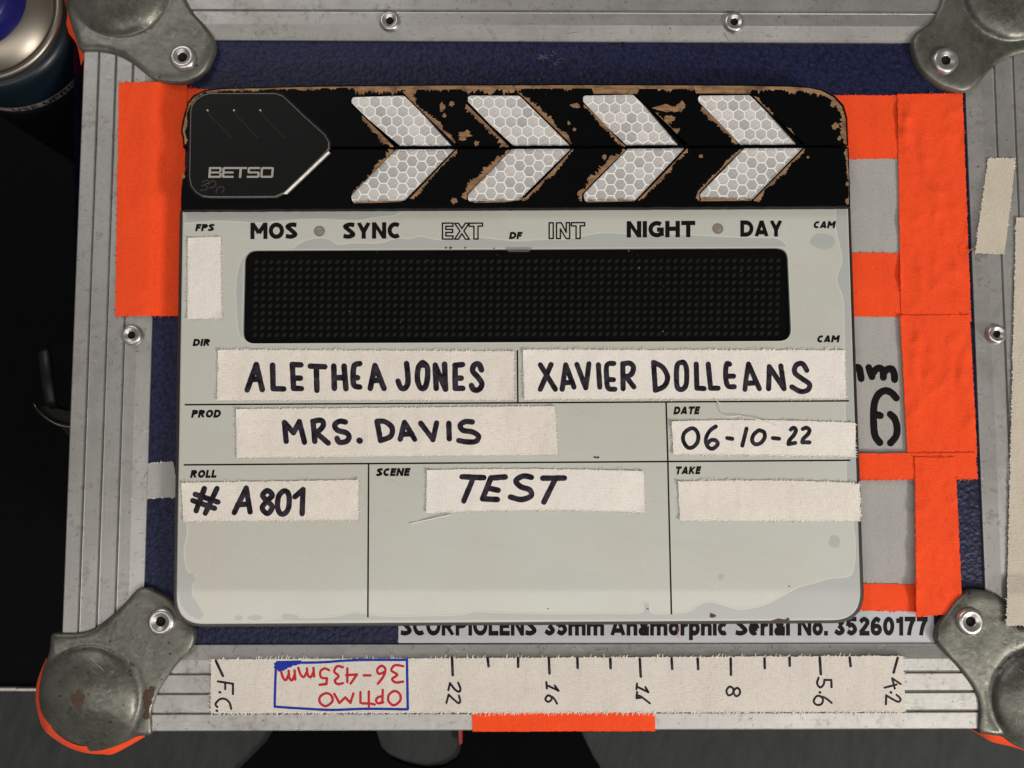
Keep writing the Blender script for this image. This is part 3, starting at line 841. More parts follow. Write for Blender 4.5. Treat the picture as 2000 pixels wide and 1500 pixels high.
tg_ = MB(); slab(tg_, rounded([(112, 826), (128, 822), (150, 830), (150, 860), (132, 850)], 2, 3), ZL-3, ZL-6)
tg_.build('latch_tongue', 'latch_black', case)

# ================================================================== LABEL STICKER ON THE LID
ns = MB()
slab(ns, rounded([(779, 1180), (1822, 1184), (1827, 1257), (778, 1256)], 2, 2), 0.14, 0.02)
sticker = ns.build('serial_sticker', 'sticker_silver')
tag(sticker, 'silver sticker with bold black serial number, partly under the bottom edge of the clapperboard', 'sticker')
for body, x0, x1 in (('SCORPIOLENS', 782, 1048), ('35mm', 1062, 1180), ('Anamorphic', 1192, 1422), ('Serial', 1436, 1543), ('No.', 1558, 1617), ('35260177', 1628, 1812)):
    printed('printed_word', body, x0, x1, 1241.5, 37, 0.16, 'sticker_print', sticker, T=0.25, gap=0.07)

# ================================================================== TAPES ON THE LID
def zleft(x, y):
    xi = 297-(y-620)*0.031           # inner lip of the rail at this height
    a = xi-14
    if x < a: return ZR+0.1
    if x < xi+16: 
        t = (x-a)/(xi+16-a); t = t*t*(3-2*t)
        return (ZR+0.1)*(1-t)+0.12*t
    return 0.12
tape('orange_tape', [(258, 166), (420, 175), (420, 260), (258, 260)], 0.04, 'tape_orange',
     'orange cloth tape scrap under the worn upper corner of the clapperboard', 'tape', 101, (0.3, 0, 0, 0), 0.02, lift=0, thick=0.1)
tape('orange_tape', [(232, 161), (366, 159), (353, 617), (225, 617)], zleft, 'tape_orange',
     'upright orange cloth tape bridging the aluminium rail and the blank-taped side of the clapperboard', 'tape', 102, (0.35, 0.05, 0.3, 0.1), 0.30, 60, lift=0.1)
tape('white_tape', [(285, 904), (338, 902), (352, 971), (287, 974)], 0.05, 'tape_grey',
     'small pale grey tape tab on blue vinyl beside the roll number', 'tape', 103, (0.6, 0, 0.3, 0.9), 0.03, frmat='fray', fraylen=3)
# right-hand grid
G = 'orange tape grid framing the grey tapes'
tape('grey_tape', [(1600, 300), (1768, 302), (1768, 500), (1600, 500)], 0.03, 'tape_grey',
     'blank grey cloth tape square beside the black clapper stick, topmost of three grey squares', 'tape', 110, (0, 0, 0, 0), 0.10, 50, thick=0.15, lift=0)
tape('grey_tape', [(1600, 612), (1772, 614), (1784, 890), (1610, 890)], 0.03, 'tape_grey',
     'grey cloth tape with a stencilled number 6, framed in orange tape', 'tape', 111, (0, 0, 0, 0), 0.08, 60, thick=0.15, lift=0)
g6, zg6 = bpy.data.objects[-1] if False else (None, None), None
tape('grey_tape', [(1600, 928), (1795, 930), (1797, 1148), (1600, 1150)], 0.03, 'tape_grey',
     'blank grey cloth tape square beside the blank take tape, lowest of three grey squares', 'tape', 112, (0, 0, 0, 0), 0.12, 45, thick=0.15, lift=0)
for q, lab, sd, zb, fr in (
    ([(1580, 186), (1758, 186), (1758, 309), (1590, 312)], 'short orange tape across the top of the tape grid, next to the chipped stick corner', 120, 0.18, (0.25, 0, 0.2, 0)),
    ([(1620, 493), (1762, 494), (1764, 619), (1624, 618)], 'short orange tape between the topmost blank grey square and the number 6', 121, 0.20, (0.2, 0, 0.1, 0)),
    ([(1753, 184), (1880, 182), (1897, 628), (1760, 626)], 'long upright orange tape reaching the topmost corner of the tape grid', 122, 0.52, (0.5, 0.15, 0, 0.1)),
    ([(1758, 616), (1894, 615), (1909, 893), (1773, 893)], 'creased upright orange tape beside the stencilled number 6', 123, 1.0, (0.2, 0.15, 0, 0.1)),
    ([(1640, 1140), (1868, 1142), (1876, 1196), (1650, 1192)], 'orange tape along the bottom of the tape grid above the serial sticker', 125, 0.20, (0.3, 0, 0.4, 0)),
    ([(1640, 886), (1905, 884), (1910, 936), (1646, 938)], 'orange tape crossing under the stencilled number 6', 124, 1.4, (0.15, 0.4, 0.8, 0)),
    ([(1787, 893), (1866, 893), (1880, 1197), (1790, 1205)], 'narrow upright orange tape over the lower part of the tape grid', 126, 1.75, (0.3, 0.2, 0.3, 0.5)),
):
    tape('orange_tape', q, zb, 'tape_orange', lab, 'tape', sd, fr, 0.08 if (zb < 0.3 or sd == 124) else 0.75, 52, thick=0.25, lift=0.15, group=G, fraylen=3.5, fade=True)
# stencilled figure on the middle grey tape
gt = [o for o in bpy.data.objects if o.get('label', '').startswith('grey cloth tape with a stencilled')][0]
wr6 = wrinkle(111, 0.08, 60)
z6 = lambda x, y: 0.03+0.15+wr6(x, y)+0.02
tf = (1640, 680, 5.356)
mb = MB(); poly_strokes(mb, [('s', [(120, 230), (165, 205), (205, 215), (225, 318)]), ('l', [(305, 205), (338, 298)]), ('s', [(345, 265), (385, 218), (430, 212), (455, 250), (457, 305)]),
                             ('s', [(470, 245), (510, 218), (552, 224), (572, 280), (575, 328)])], tf, 12.0, z6)
mb.build('stencilled_letters', 'marker_solid', gt, True)
mb = MB(); poly_strokes(mb, [('s', [(592, 522), (540, 466), (472, 445), (402, 490), (360, 600), (356, 800), (372, 920), (420, 988)]), ('l', [(365, 690), (425, 706)]),
                             ('s', [(530, 692), (575, 740), (600, 830), (590, 920), (532, 992)])], tf, 12.0, z6)
mb.build('stencilled_number', 'marker_solid', gt, True)

# ================================================================== TAPES ON THE RAILS
edge_t = MB()
def zfold(x, y): return ZR+0.05
qo = [(921, 1380), (1278, 1380), (1280, 1428), (923, 1429)]
o, _ = tape('orange_tape', qo, ZR+0.05, 'tape_orange', 'short orange tape folded over the bottom rail under the aperture scale', 'tape', 130, (0, 0.1, 0, 0.1), 0.03, lift=0, thick=0.25)
fl = MB()
pA = P(922, 1429.5, ZR+0.25); pB = P(1281, 1428.5, ZR+0.25)
fl.add([pA, pB, Vector((pB.x, pB.y-0.0006, -14*MM)), Vector((pA.x, pA.y-0.0006, -14*MM))], [(0, 3, 2, 1)])
fl.build('folded_flap', 'tape_orange', o)
ruler, zrul = tape('scale_tape', [(412, 1288), (1764, 1281), (1768, 1390), (412, 1393)], ZR+0.38, 'tape_ruler',
     'long cream tape with handwritten aperture marks and a red note in a blue box', 'tape', 131, (0.35, 0.6, 1.5, 0.6), 0.16, 80, frmat='fray', lift=0.1, thick=0.25, fraylen=7.0)
zr2 = lambda x, y: zrul(x, y)+0.02
tfa = (820, 1270, 4.1667); tfb = (1280, 1260, 3.846); tfc = (400, 1270, 4.762)
for tf_, st in [(tfa, s) for s in ([(262, 62), (268, 203)], [(552, 66), (560, 130)], [(800, 66), (800, 134)], [(1050, 66), (1055, 188)], [(1282, 66), (1285, 144)], [(1550, 70), (1553, 146)], [(1790, 70), (1798, 214)])] + \
               [(tfb, s) for s in ([(122, 102), (127, 178)], [(318, 102), (322, 180)], [(566, 102), (568, 222)], [(820, 98), (822, 172)], [(1008, 94), (1010, 155)], [(1235, 94), (1243, 218)], [(1460, 94), (1467, 158)], [(1820, 96), (1790, 206)])] + \
               [(tfc, [(102, 98), (168, 238)])]:
    mb = MB(); poly_strokes(mb, [('l', st)], tf_, 4.6, zr2); mb.build('tick_mark', 'marker_black', ruler, True)
NUM = [
    (tfa, [('s', [(312, 265), (330, 312), (320, 338), (284, 318), (246, 268)]), ('l', [(246, 268), (232, 325)]), ('s', [(318, 370), (328, 412), (314, 430), (275, 400), (235, 362)]), ('l', [(235, 362), (216, 428)])]),
    (tfa, [('l', [(1030, 260), (1034, 312)]), ('l', [(1032, 284), (1130, 330), (1098, 288)]), ('c', [(1042, 368), (1022, 398), (1042, 420), (1072, 402), (1066, 376)]), ('s', [(1042, 368), (1085, 385), (1116, 434)])]),
    (tfa, [('l', [(1768, 272), (1762, 318)]), ('l', [(1765, 296), (1860, 342), (1836, 300)]), ('l', [(1768, 340), (1764, 390)]), ('s', [(1764, 366), (1800, 378), (1872, 432)]), ('l', [(1764, 390), (1800, 386)])]),
    (tfb, [('c', [(558, 312), (534, 342), (548, 376), (578, 366), (586, 330)]), ('c', [(610, 322), (588, 350), (606, 384), (634, 366), (632, 334)])]),
    (tfb, [('s', [(1226, 246), (1215, 288), (1238, 318), (1264, 296), (1270, 262)]), ('l', [(1272, 262), (1322, 262), (1324, 316)]), ('d', [(1235, 355)]),
           ('c', [(1212, 384), (1190, 418), (1206, 446), (1244, 446), (1260, 412), (1240, 385)]), ('s', [(1228, 382), (1275, 396), (1325, 434)])]),
    (tfb, [('l', [(1842, 292), (1780, 250), (1798, 326)]), ('l', [(1722, 320), (1812, 296)]), ('d', [(1768, 355)]), ('s', [(1812, 374), (1842, 404), (1828, 426), (1792, 412), (1735, 378)]), ('l', [(1735, 378), (1732, 444)])]),
    (tfc, [('l', [(122, 290), (262, 312), (262, 408)]), ('l', [(190, 302), (190, 362)]), ('d', [(138, 390)]), ('s', [(116, 528), (100, 500), (140, 456), (190, 454), (230, 490), (246, 546)]), ('d', [(110, 562)])]),
]
for tf_, st in NUM:
    mb = MB(); poly_strokes(mb, st, tf_, 3.7, zr2); mb.build('handwritten_number', 'marker_black', ruler, True)
mb = MB(); poly_strokes(mb, [('s', [(660, 175), (654, 350), (650, 525)]), ('s', [(650, 525), (900, 542), (1180, 555), (1500, 545), (1885, 550)]), ('l', [(1888, 548), (1880, 84)]), ('s', [(1860, 90), (1500, 90), (1300, 97), (1100, 112), (900, 116)]),
                             ('l', [(672, 112), (890, 106)]), ('l', [(655, 128), (880, 120)]), ('l', [(664, 142), (850, 130)]), ('l', [(652, 158), (800, 148)]), ('l', [(680, 174), (760, 164)]), ('l', [(690, 188), (735, 178)])], tfc, 4.2, zr2)
mb.build('blue_box_outline', 'marker_blue', ruler, True)
U = {'3': [('s', [(0.05, 0.05), (0.55, 0.0), (0.8, 0.2), (0.45, 0.45), (0.85, 0.7), (0.6, 1.0), (0.05, 0.95)])], '6': [('s', [(0.8, 0.0), (0.3, 0.4), (0.1, 0.8), (0.45, 1.0), (0.85, 0.8), (0.7, 0.55), (0.2, 0.65)])],
     '-': [('l', [(0, 0.5), (1, 0.5)])], '4': [('l', [(0.55, 0.0), (0.0, 0.6), (0.95, 0.55)]), ('l', [(0.85, 0.1), (0.85, 1.0)])], '5': [('l', [(0.95, 0.0), (0.3, 0.05), (0.25, 0.4)]), ('s', [(0.25, 0.4), (0.8, 0.45), (0.9, 0.8), (0.5, 1.0), (0.05, 0.9)])],
     'm': [('l', [(0.0, 0.15), (0.05, 1.0)]), ('s', [(0.05, 0.6), (0.22, 0.08), (0.40, 0.3), (0.46, 0.95)]), ('s', [(0.46, 0.6), (0.66, 0.10), (0.86, 0.35), (1.0, 1.0)])],
     'O': [('c', [(0.5, 0.0), (0.05, 0.35), (0.1, 0.8), (0.5, 1.0), (0.92, 0.7), (0.9, 0.25)])], 'P': [('l', [(0.2, 0.1), (0.15, 1.0)]), ('s', [(0.1, 0.12), (0.7, 0.05), (0.9, 0.3), (0.6, 0.5), (0.2, 0.55)])],
     'T': [('s', [(0.0, 0.12), (0.4, 0.18), (1.3, 0.2)]), ('l', [(0.6, 0.0), (0.6, 1.0)])], 'I': [('l', [(0.5, 0.1), (0.5, 1.0)])], 'M': [('l', [(0.05, 1.0), (0.2, 0.05), (0.45, 0.6), (0.75, 0.05), (1.0, 0.95)])]}
for word, boxes in (('36-435mm', [(1715, 1850, 140, 300), (1590, 1690, 145, 312), (1480, 1540, 222, 246), (1310, 1415, 170, 310), (1190, 1290, 150, 315), (1065, 1160, 170, 322), (870, 1018, 165, 258), (708, 842, 188, 288)]),
                    ('OPTIMO', [(1700, 1825, 380, 512), (1585, 1668, 370, 500), (1490, 1580, 385, 522), (1438, 1458, 390, 500), (1205, 1392, 402, 495), (1060, 1192, 400, 520)])):
    mb = MB()
    for ch, (x0, x1, y0, y1) in zip(word, boxes):
        poly_strokes(mb, [(k, [(x1-u*(x1-x0), y1-v*(y1-y0)) for u, v in pts]) for k, pts in U[ch]], tfc, 4.3, zr2)
    mb.build('handwritten_note', 'marker_red', ruler, True)
# cream tapes on the side rail
tape('cream_tape', [(1930, 309), (1984, 309), (1962, 497), (1905, 494)], ZR+0.1, 'tape_cream', 'short slanting cream tape on the aluminium rail beside the long orange tape', 'tape', 140, (0.8, 0.3, 0.4, 0.9), 0.15, 60, frmat='fray', fraylen=3)
tape('cream_tape', [(1985, 425), (2120, 425), (2140, 1222), (1966, 1222)], lambda x, y: ZR+0.35+2.2*max(0.0, min(1.0, (y-1120)/40)), 'tape_cream', 'long wide cream tape running down the side rail to the zinc corner', 'tape', 141, (0.7, 0.2, 0.5, 0.9), 0.10, 80, frmat='fray', fraylen=3.5)

# orange tape skirts round the zinc corners
def skirt(inner, outer, label, z_in=-1.2, z_out=-5.0):
    a = catmull(inner, False, 8); b = catmull(outer, False, 8); n = min(len(a), len(b))
    mb = MB(); vs = []
    for i in range(n):
        A = P(a[i][0], a[i][1], z_in); B = P(b[i][0], b[i][1], z_out+0.5*mnoise.noise(Vector((i*0.2, 1, 2))))
        vs += [A, B, Vector((B.x*1.0, B.y, -24*MM))]
    fs = []
    for i in range(n-1):
        k = 3*i; fs += [(k, k+1, k+4, k+3), (k+1, k+2, k+5, k+4)]
    v0, v1, v2 = vs[fs[0][0]], vs[fs[0][1]], vs[fs[0][2]]
    if (v1-v0).cross(v2-v0).z < 0: fs = [f[::-1] for f in fs]
    mb.v = [tuple(v) for v in vs]; mb.f = fs; mb.mi = [0]*len(fs)
    return tag(mb.build('corner_tape', 'tape_orange', None, True), label, 'tape')
skirt([(98, 1288), (90, 1330), (88, 1370), (98, 1415), (120, 1440), (150, 1455), (180, 1458), (215, 1455), (240, 1445), (285, 1430)],
      [(90, 1286), (73, 1330), (70, 1370), (81, 1416), (98, 1437), (130, 1458), (165, 1470), (200, 1473), (225, 1471), (283, 1439)],
      'orange tape wrapped round the rusty dented zinc ball corner')
skirt([(1914, 1420), (1940, 1430), (1980, 1440), (2030, 1455), (2080, 1450)], [(1914, 1433), (1935, 1448), (1975, 1458), (2030, 1472), (2090, 1465)],
      'orange tape peeking out below the zinc corner by the end of the aperture scale')
skirt([(170, 100), (160, 92), (155, 70), (148, 40), (140, 5), (132, -40)], [(158, 128), (150, 88), (134, 64), (124, 40), (121, 5), (118, -40)],
      'orange tape wrapped round the zinc corner next to the spray can', -1, -3)

# ================================================================== CLAPPERBOARD
ZB0, ZBODY, ZF = 3.9, 6.6, 7.0       # underside, body top, face top
ZS = 10.2                            # top of the clapper sticks
slate = empty('clapperboard', P(1010, 700, 0.4))
tag(slate, 'electronic film clapperboard with worn black sticks, dark display and taped writing panels', 'clapperboard')
hb = MB(); slab(hb, rounded([(430, 330), (1560, 326), (1575, 1100), (425, 1104)], 30), ZB0, 2.0); hb.build('back_housing', 'slate_edge', slate)
body = rounded([(351, 411, 2), (1661, 405, 2), (1689, 1217, 62), (338, 1225, 60)], 2, 12)
win = rounded([(478, 489), (1538, 484), (1546, 666), (474, 671)], 24, 8)
bb = MB(); slab(bb, body, ZBODY, ZB0, holes=[offset(win, 5)], bevel=1.2, bz=0.35); bb.build('board_body', 'slate_edge', slate)
win = rounded([(478, 489), (1538, 484), (1546, 666), (474, 671)], 24, 8)
face_o = rounded([(357, 413, 2), (1656, 407, 2), (1682, 1211, 56), (344, 1219, 54)], 2, 12)
fm = MB(); slab(fm, face_o, ZF, ZBODY+0.02, holes=[win], bevel=1.6, bz=0.22, zhole=ZBODY-1.6)
face = fm.build('face_panel', 'acrylic_face', slate)
# display: backing, dots, clear cover
dsp = MB(); slab(dsp, offset(win, 10), ZBODY+0.05, ZBODY+0.03)
display = build('display', [P(x, y, ZF-1.15) for x, y in offset(win, 3)], tri([offset(win, 3)]), 'display_back', slate)
dots = MB(); nrow = 11
for r_ in range(nrow):
    for c_ in range(72):
        x = 501+c_*14.36+(-0.35*r_)+ (0.0 if True else 0); y = 512+r_*14.25-c_*0.045
        if x > 1524: continue
        ring = []
        for k in range(8):
            a = 2*math.pi*k/8; ex = 5.2*math.cos(a); ey = 3.3*math.sin(a); ca, sa = math.cos(R(-42)), math.sin(R(-42))
            ring.append((x+ex*ca-ey*sa, y+ex*sa+ey*ca))
        dots.add([P(a, b, ZF-1.08) for a, b in ring]+[P(x, y, ZF-0.98)], [(k, (k+1) % 8, 8) for k in range(8)])
a, b, c = (Vector(dots.v[i]) for i in dots.f[0])
if (b-a).cross(c-a).z < 0: dots.f = [f[::-1] for f in dots.f]
do = dots.build('led_dots', 'led_dot', display, True); do['kind'] = 'stuff'
build('display_cover', [P(x, y, ZF-0.75) for x, y in offset(win, 0.4)], tri([offset(win, 0.4)]), 'clear_cover', slate)
dust = MB(); rd = random.Random(9)
for k in range(13):
    dx_ = rd.uniform(488, 1532); dy_ = rd.uniform(495, 662) if k % 3 else rd.uniform(490, 510); rr_ = rd.choice((0.7, 0.8, 1.0, 1.4))
    el_ = [(dx_+rr_*math.cos(a_*1.257), dy_+rr_*math.sin(a_*1.257)) for a_ in range(5)]
    dust.add([P(x, y, ZF-0.74) for x, y in el_], tri([el_]))
du_ = dust.build('dust_specks', 'dust', display); du_['kind'] = 'stuff'
# thin pale lip round the window
lip = MB(); lo_ = offset(win, 2.2)
lv = [lo_, win]
lip.add([P(x, y, ZF+0.03) for lp_ in lv for x, y in lp_], tri(lv)); lip.build('window_lip', 'acrylic_rim', face)
tab = MB(); slab(tab, rounded([(985, 483), (1041, 483), (1033, 492), (993, 492)], 2, 2), ZF+0.08, ZF+0.04); tab.build('protective_film_tab', 'clear_tab', face)

# cloudy patches where the adhesive layer has crept back from the edges
def stain(pts, smooth=True, rim=True, n=5):
    o_ = catmull(pts, True, n)[:-1] if smooth else pts
    mb = MB(); sheet(mb, o_, ZF+0.016+stain.k); stain.k += 0.002; mb.build('cloudy_patch', 'acrylic_stain', face)
stain.k = 0.0
def band(path, back, rimw=2.6):
    """Patch between a wavy inner edge (path) and a straight outer edge (back), with a pale inner rim."""
    p = catmull(path, False, 6)
    mb = MB(); sheet(mb, p+back[::-1], ZF+0.012); mb.build('cloudy_patch', 'acrylic_stain', face)
    rb = MB(); stroke(rb, p, rimw, lambda x, y: ZF+0.010, 0.012, caps=False); rb.build('patch_rim', 'acrylic_rim', face)
band([(359, 437), (395, 434), (430, 432), (470, 434), (505, 436), (560, 431), (620, 428), (660, 430), (700, 431), (740, 424), (770, 421), (786, 414)], [(360, 416), (784, 413)])
band([(572, 484), (590, 472), (615, 465), (640, 466), (662, 477), (690, 474), (740, 474), (775, 465), (800, 466), (822, 461), (858, 468), (900, 465), (935, 463), (975, 467), (1010, 470), (1060, 467), (1100, 467), (1140, 460), (1180, 454), (1225, 456),
      (1260, 455), (1330, 457), (1400, 461), (1450, 463), (1510, 464), (1530, 472), (1538, 482)], [(574, 486), (1000, 484), (1534, 481.6)])
band([(1632, 410), (1631, 440), (1639, 480), (1644, 510), (1634, 545), (1645, 580), (1648, 620), (1650, 780), (1652, 900), (1656, 990), (1664, 1012), (1670, 1060), (1668, 1100), (1659, 1124), (1620, 1129), (1590, 1138), (1560, 1146), (1530, 1162),
      (1500, 1178), (1470, 1187), (1440, 1189), (1415, 1182), (1390, 1175), (1370, 1179), (1345, 1193), (1320, 1197), (1275, 1197), (1268, 1178), (1256, 1178), (1250, 1196), (1180, 1197), (1100, 1198), (980, 1196), (925, 1194), (900, 1200), (840, 1202), (760, 1203),
      (720, 1199), (690, 1196), (655, 1203), (600, 1206), (575, 1204), (560, 1208), (520, 1210)],
     [(1654, 410), (1680, 1150), (1677, 1180), (1662, 1200), (1640, 1208), (1200, 1210), (520, 1212.5)])
band([(478, 494), (466, 520), (460, 560), (461, 600), (464, 640), (474, 668)], [(477.5, 500), (475, 560), (473.6, 660)])
band([(363, 1000), (366, 1040), (360, 1075), (365, 1110), (378, 1130), (376, 1160), (388, 1180), (400, 1200)], [(351, 1000), (347, 1150), (352, 1180), (368, 1200), (388, 1211)])
def ell(cx, cy, rx, ry, n=9, jit=0.1, seed=0):
    r_ = random.Random(seed); return [(cx+rx*(1+r_.uniform(-jit, jit))*math.cos(2*math.pi*k/n), cy+ry*(1+r_.uniform(-jit, jit))*math.sin(2*math.pi*k/n)) for k in range(n)]
for cx_, cy_, rx_, ry_ in ((1608, 471, 25, 16), (1630, 1058, 12, 12), (1408, 1127, 6, 6), (498, 1212-5, 15, 5), (466, 1213-6, 8, 5), (565, 1209-4, 16, 6), (372, 1130, 10, 10)):
    stain(ell(cx_, cy_, rx_, ry_, 9, 0.12, int(cx_)))

# printed words and rules
ZP = ZF+0.05
for body_, x0, x1, base, cp, sl_ in (
    ('MOS', 489, 581, 467, 32, 0), ('SYNC', 670, 783, 466.5, 32, 0), ('NIGHT', 1224, 1358, 464, 32, 0), ('DAY', 1446, 1528, 462.5, 32, 0)):
    printed('printed_word', body_, x0, x1, base, cp, ZP, 'print_black', face, T=0.265, gap=0.085, slope=-0.006)
for body_, x0, x1, base, cp in (('FPS', 381, 420, 451.5, 14), ('DF', 994, 1021, 467, 14), ('CAM', 1588, 1633, 446, 14), ('DIR', 376, 412, 676, 14), ('CAM', 1595, 1641, 669, 14),
    ('PROD', 373, 433, 816, 15.5), ('DATE', 1315, 1368, 809.5, 15.5), ('ROLL', 371, 425, 933.5, 15.5), ('SCENE', 734, 802, 930, 15.5), ('TAKE', 1318, 1370, 926.5, 15.5)):
    printed('printed_word', body_, x0, x1, base, cp, ZP, 'print_black', face, T=0.30, gap=0.09, slant=0.20, slope=-0.006)
# outlined words
OT = (820, 400, 5.0)
def outl(pts, wd=2.5):
    q = [(OT[0]+a/OT[2], OT[1]+b/OT[2]) for a, b in pts]
    q.append(q[0])
    mb = OUT
    for i, (p, r_) in enumerate(zip(q[:-1], q[1:])): stroke(mb, [p, r_], wd, lambda x, y: ZP-0.02, 0.02+0.0005*i)
OUT = MB()
outl([(221, 179), (323, 179), (323, 210), (254, 210), (254, 240), (320, 240), (320, 270), (254, 270), (254, 304), (325, 304), (323, 335), (221, 335)])
outl([(340, 181), (378, 181), (411, 232), (444, 180), (482, 180), (430, 256), (484, 336), (446, 336), (410, 282), (378, 335), (340, 335), (392, 256)])
outl([(482, 180), (612, 179), (612, 208), (568, 208), (568, 334), (528, 334), (528, 210), (482, 210)])
OUT.build('printed_word', 'print_black', face)
OUT = MB()
outl([(1263, 176), (1303, 176), (1303, 330), (1263, 330)])
outl([(1335, 176), (1382, 176), (1430, 270), (1430, 175), (1462, 175), (1464, 329), (1428, 329), (1372, 235), (1372, 330), (1335, 330)])
outl([(1480, 175), (1610, 174), (1610, 205), (1566, 205), (1566, 329), (1526, 329), (1526, 206), (1480, 206)])
OUT.build('printed_word', 'print_black', face)
def rule(a, b, wd=3.0):
    d = Vector((b[0]-a[0], b[1]-a[1])).normalized(); e = (-d.y*wd/2, d.x*wd/2)
    q = [(a[0]-e[0], a[1]-e[1]), (b[0]-e[0], b[1]-e[1]), (b[0]+e[0], b[1]+e[1]), (a[0]+e[0], a[1]+e[1])]
    mb = MB(); sheet(mb, q, ZP+rule.k); rule.k += 0.004; mb.build('divider_line', 'line_black', face)
rule.k = 0.0
rule((361, 790.5), (1658, 783)); rule((359, 908), (1661, 899)); rule((1010.5, 684), (1011.5, 787)); rule((1301, 786), (1304.5, 901))
rule((720, 907), (718.5, 1206)); rule((1304.5, 901), (1311.5, 1200))
# sensors beside the words
for (cx_, cy_, i_) in ((624, 451.5, 0), (1402, 446.5, 1)):
    mb = MB(); lathe(mb, cx_, cy_, [(10.6, ZF+0.02), (10.4, ZF+0.10), (9.2, ZF+0.10), (8.6, ZF+0.04), (5.5, ZF+0.22), (0.5, ZF+0.3)], 24, [1, 1, 1, 0, 0, 0])
    mb.build('light_sensor', ['sensor', 'sensor_ring'], face, True)
# small scuffs on the face
for k, (cx_, cy_, r_) in enumerate(((1392, 1203, 6), (1389, 1199, 3), (1265, 1189, 2.2), (1070, 1189, 1.8), (1542, 1145, 2), (871, 483.5, 2.5), (880, 484, 3.2), (908, 484, 2.8), (965, 485, 2), (1162, 893, 3), (1168, 893.5, 3))):
    stp = ell(cx_, cy_, r_, r_*0.7, 7, 0.4, k); mb = MB(); sheet(mb, stp, ZP+0.01+0.003*k); mb.build('scuff', 'scuff_brown', face)
mb = MB(); sheet(mb, [(1508, 1212), (1520, 1208), (1533, 1210), (1540, 1206), (1543, 1211), (1530, 1214), (1515, 1217)], ZP+0.05); mb.build('scuff', 'scuff_brown', face)

# ---- clapper sticks
UP = [(687, 190, 6), (789, 187, 8), (890, 286, 0), (774, 287, 0), (687, 201, 6)], [(914, 187, 6), (1014, 187, 8), (1114, 285, 0), (999, 286, 0), (914, 198, 6)], \
     [(1139, 187, 6), (1236, 185, 8), (1339, 283.5, 0), (1221, 284.5, 0), (1139, 198, 6)], [(1364, 187, 6), (1464, 186, 8), (1566, 283.5, 0), (1448, 284, 0), (1364, 197, 6)]
LOW = [(775, 291, 0), (889, 290, 0), (790, 391, 8), (688, 395, 6), (686, 382, 6)], [(1001, 290.5, 0), (1116, 289.5, 0), (1013, 391, 8), (914, 393, 6), (914, 380, 6)], \
      [(1227, 290, 0), (1338, 288, 0), (1241, 391, 8), (1142, 393, 6), (1140, 379, 6)], [(1454, 289.5, 0), (1568, 288.5, 0), (1469, 389.5, 8), (1369, 391, 6), (1368, 378, 6)]
rj = random.Random(5)
def jag(pts, amp, step=7, seed=1):
    r_ = random.Random(seed); out = []
    for a, b in zip(pts, pts[1:]+pts[:1]):
        n = max(1, int(math.dist(a, b)/step))
        for k in range(n):
            t = k/n; out.append((a[0]+(b[0]-a[0])*t+r_.uniform(-amp, amp), a[1]+(b[1]-a[1])*t+r_.uniform(-amp, amp)))
    return out
sticks = []
upo = [(358, 288.6), (357, 270), (353, 258), (356, 240), (360, 222), (366, 200), (378, 186), (398, 176), (430, 172), (500, 170), (640, 166.5), (900, 164.5), (1200, 164), (1450, 165), (1560, 167.5), (1605, 174), (1632, 188), (1648, 206), (1655, 230), (1657, 284.4)]
loo = [(366, 292.5), (1657.5, 287.2), (1661, 403.5), (1300, 405), (353.5, 410), (354, 370), (357, 345), (367, 325), (368, 305)]
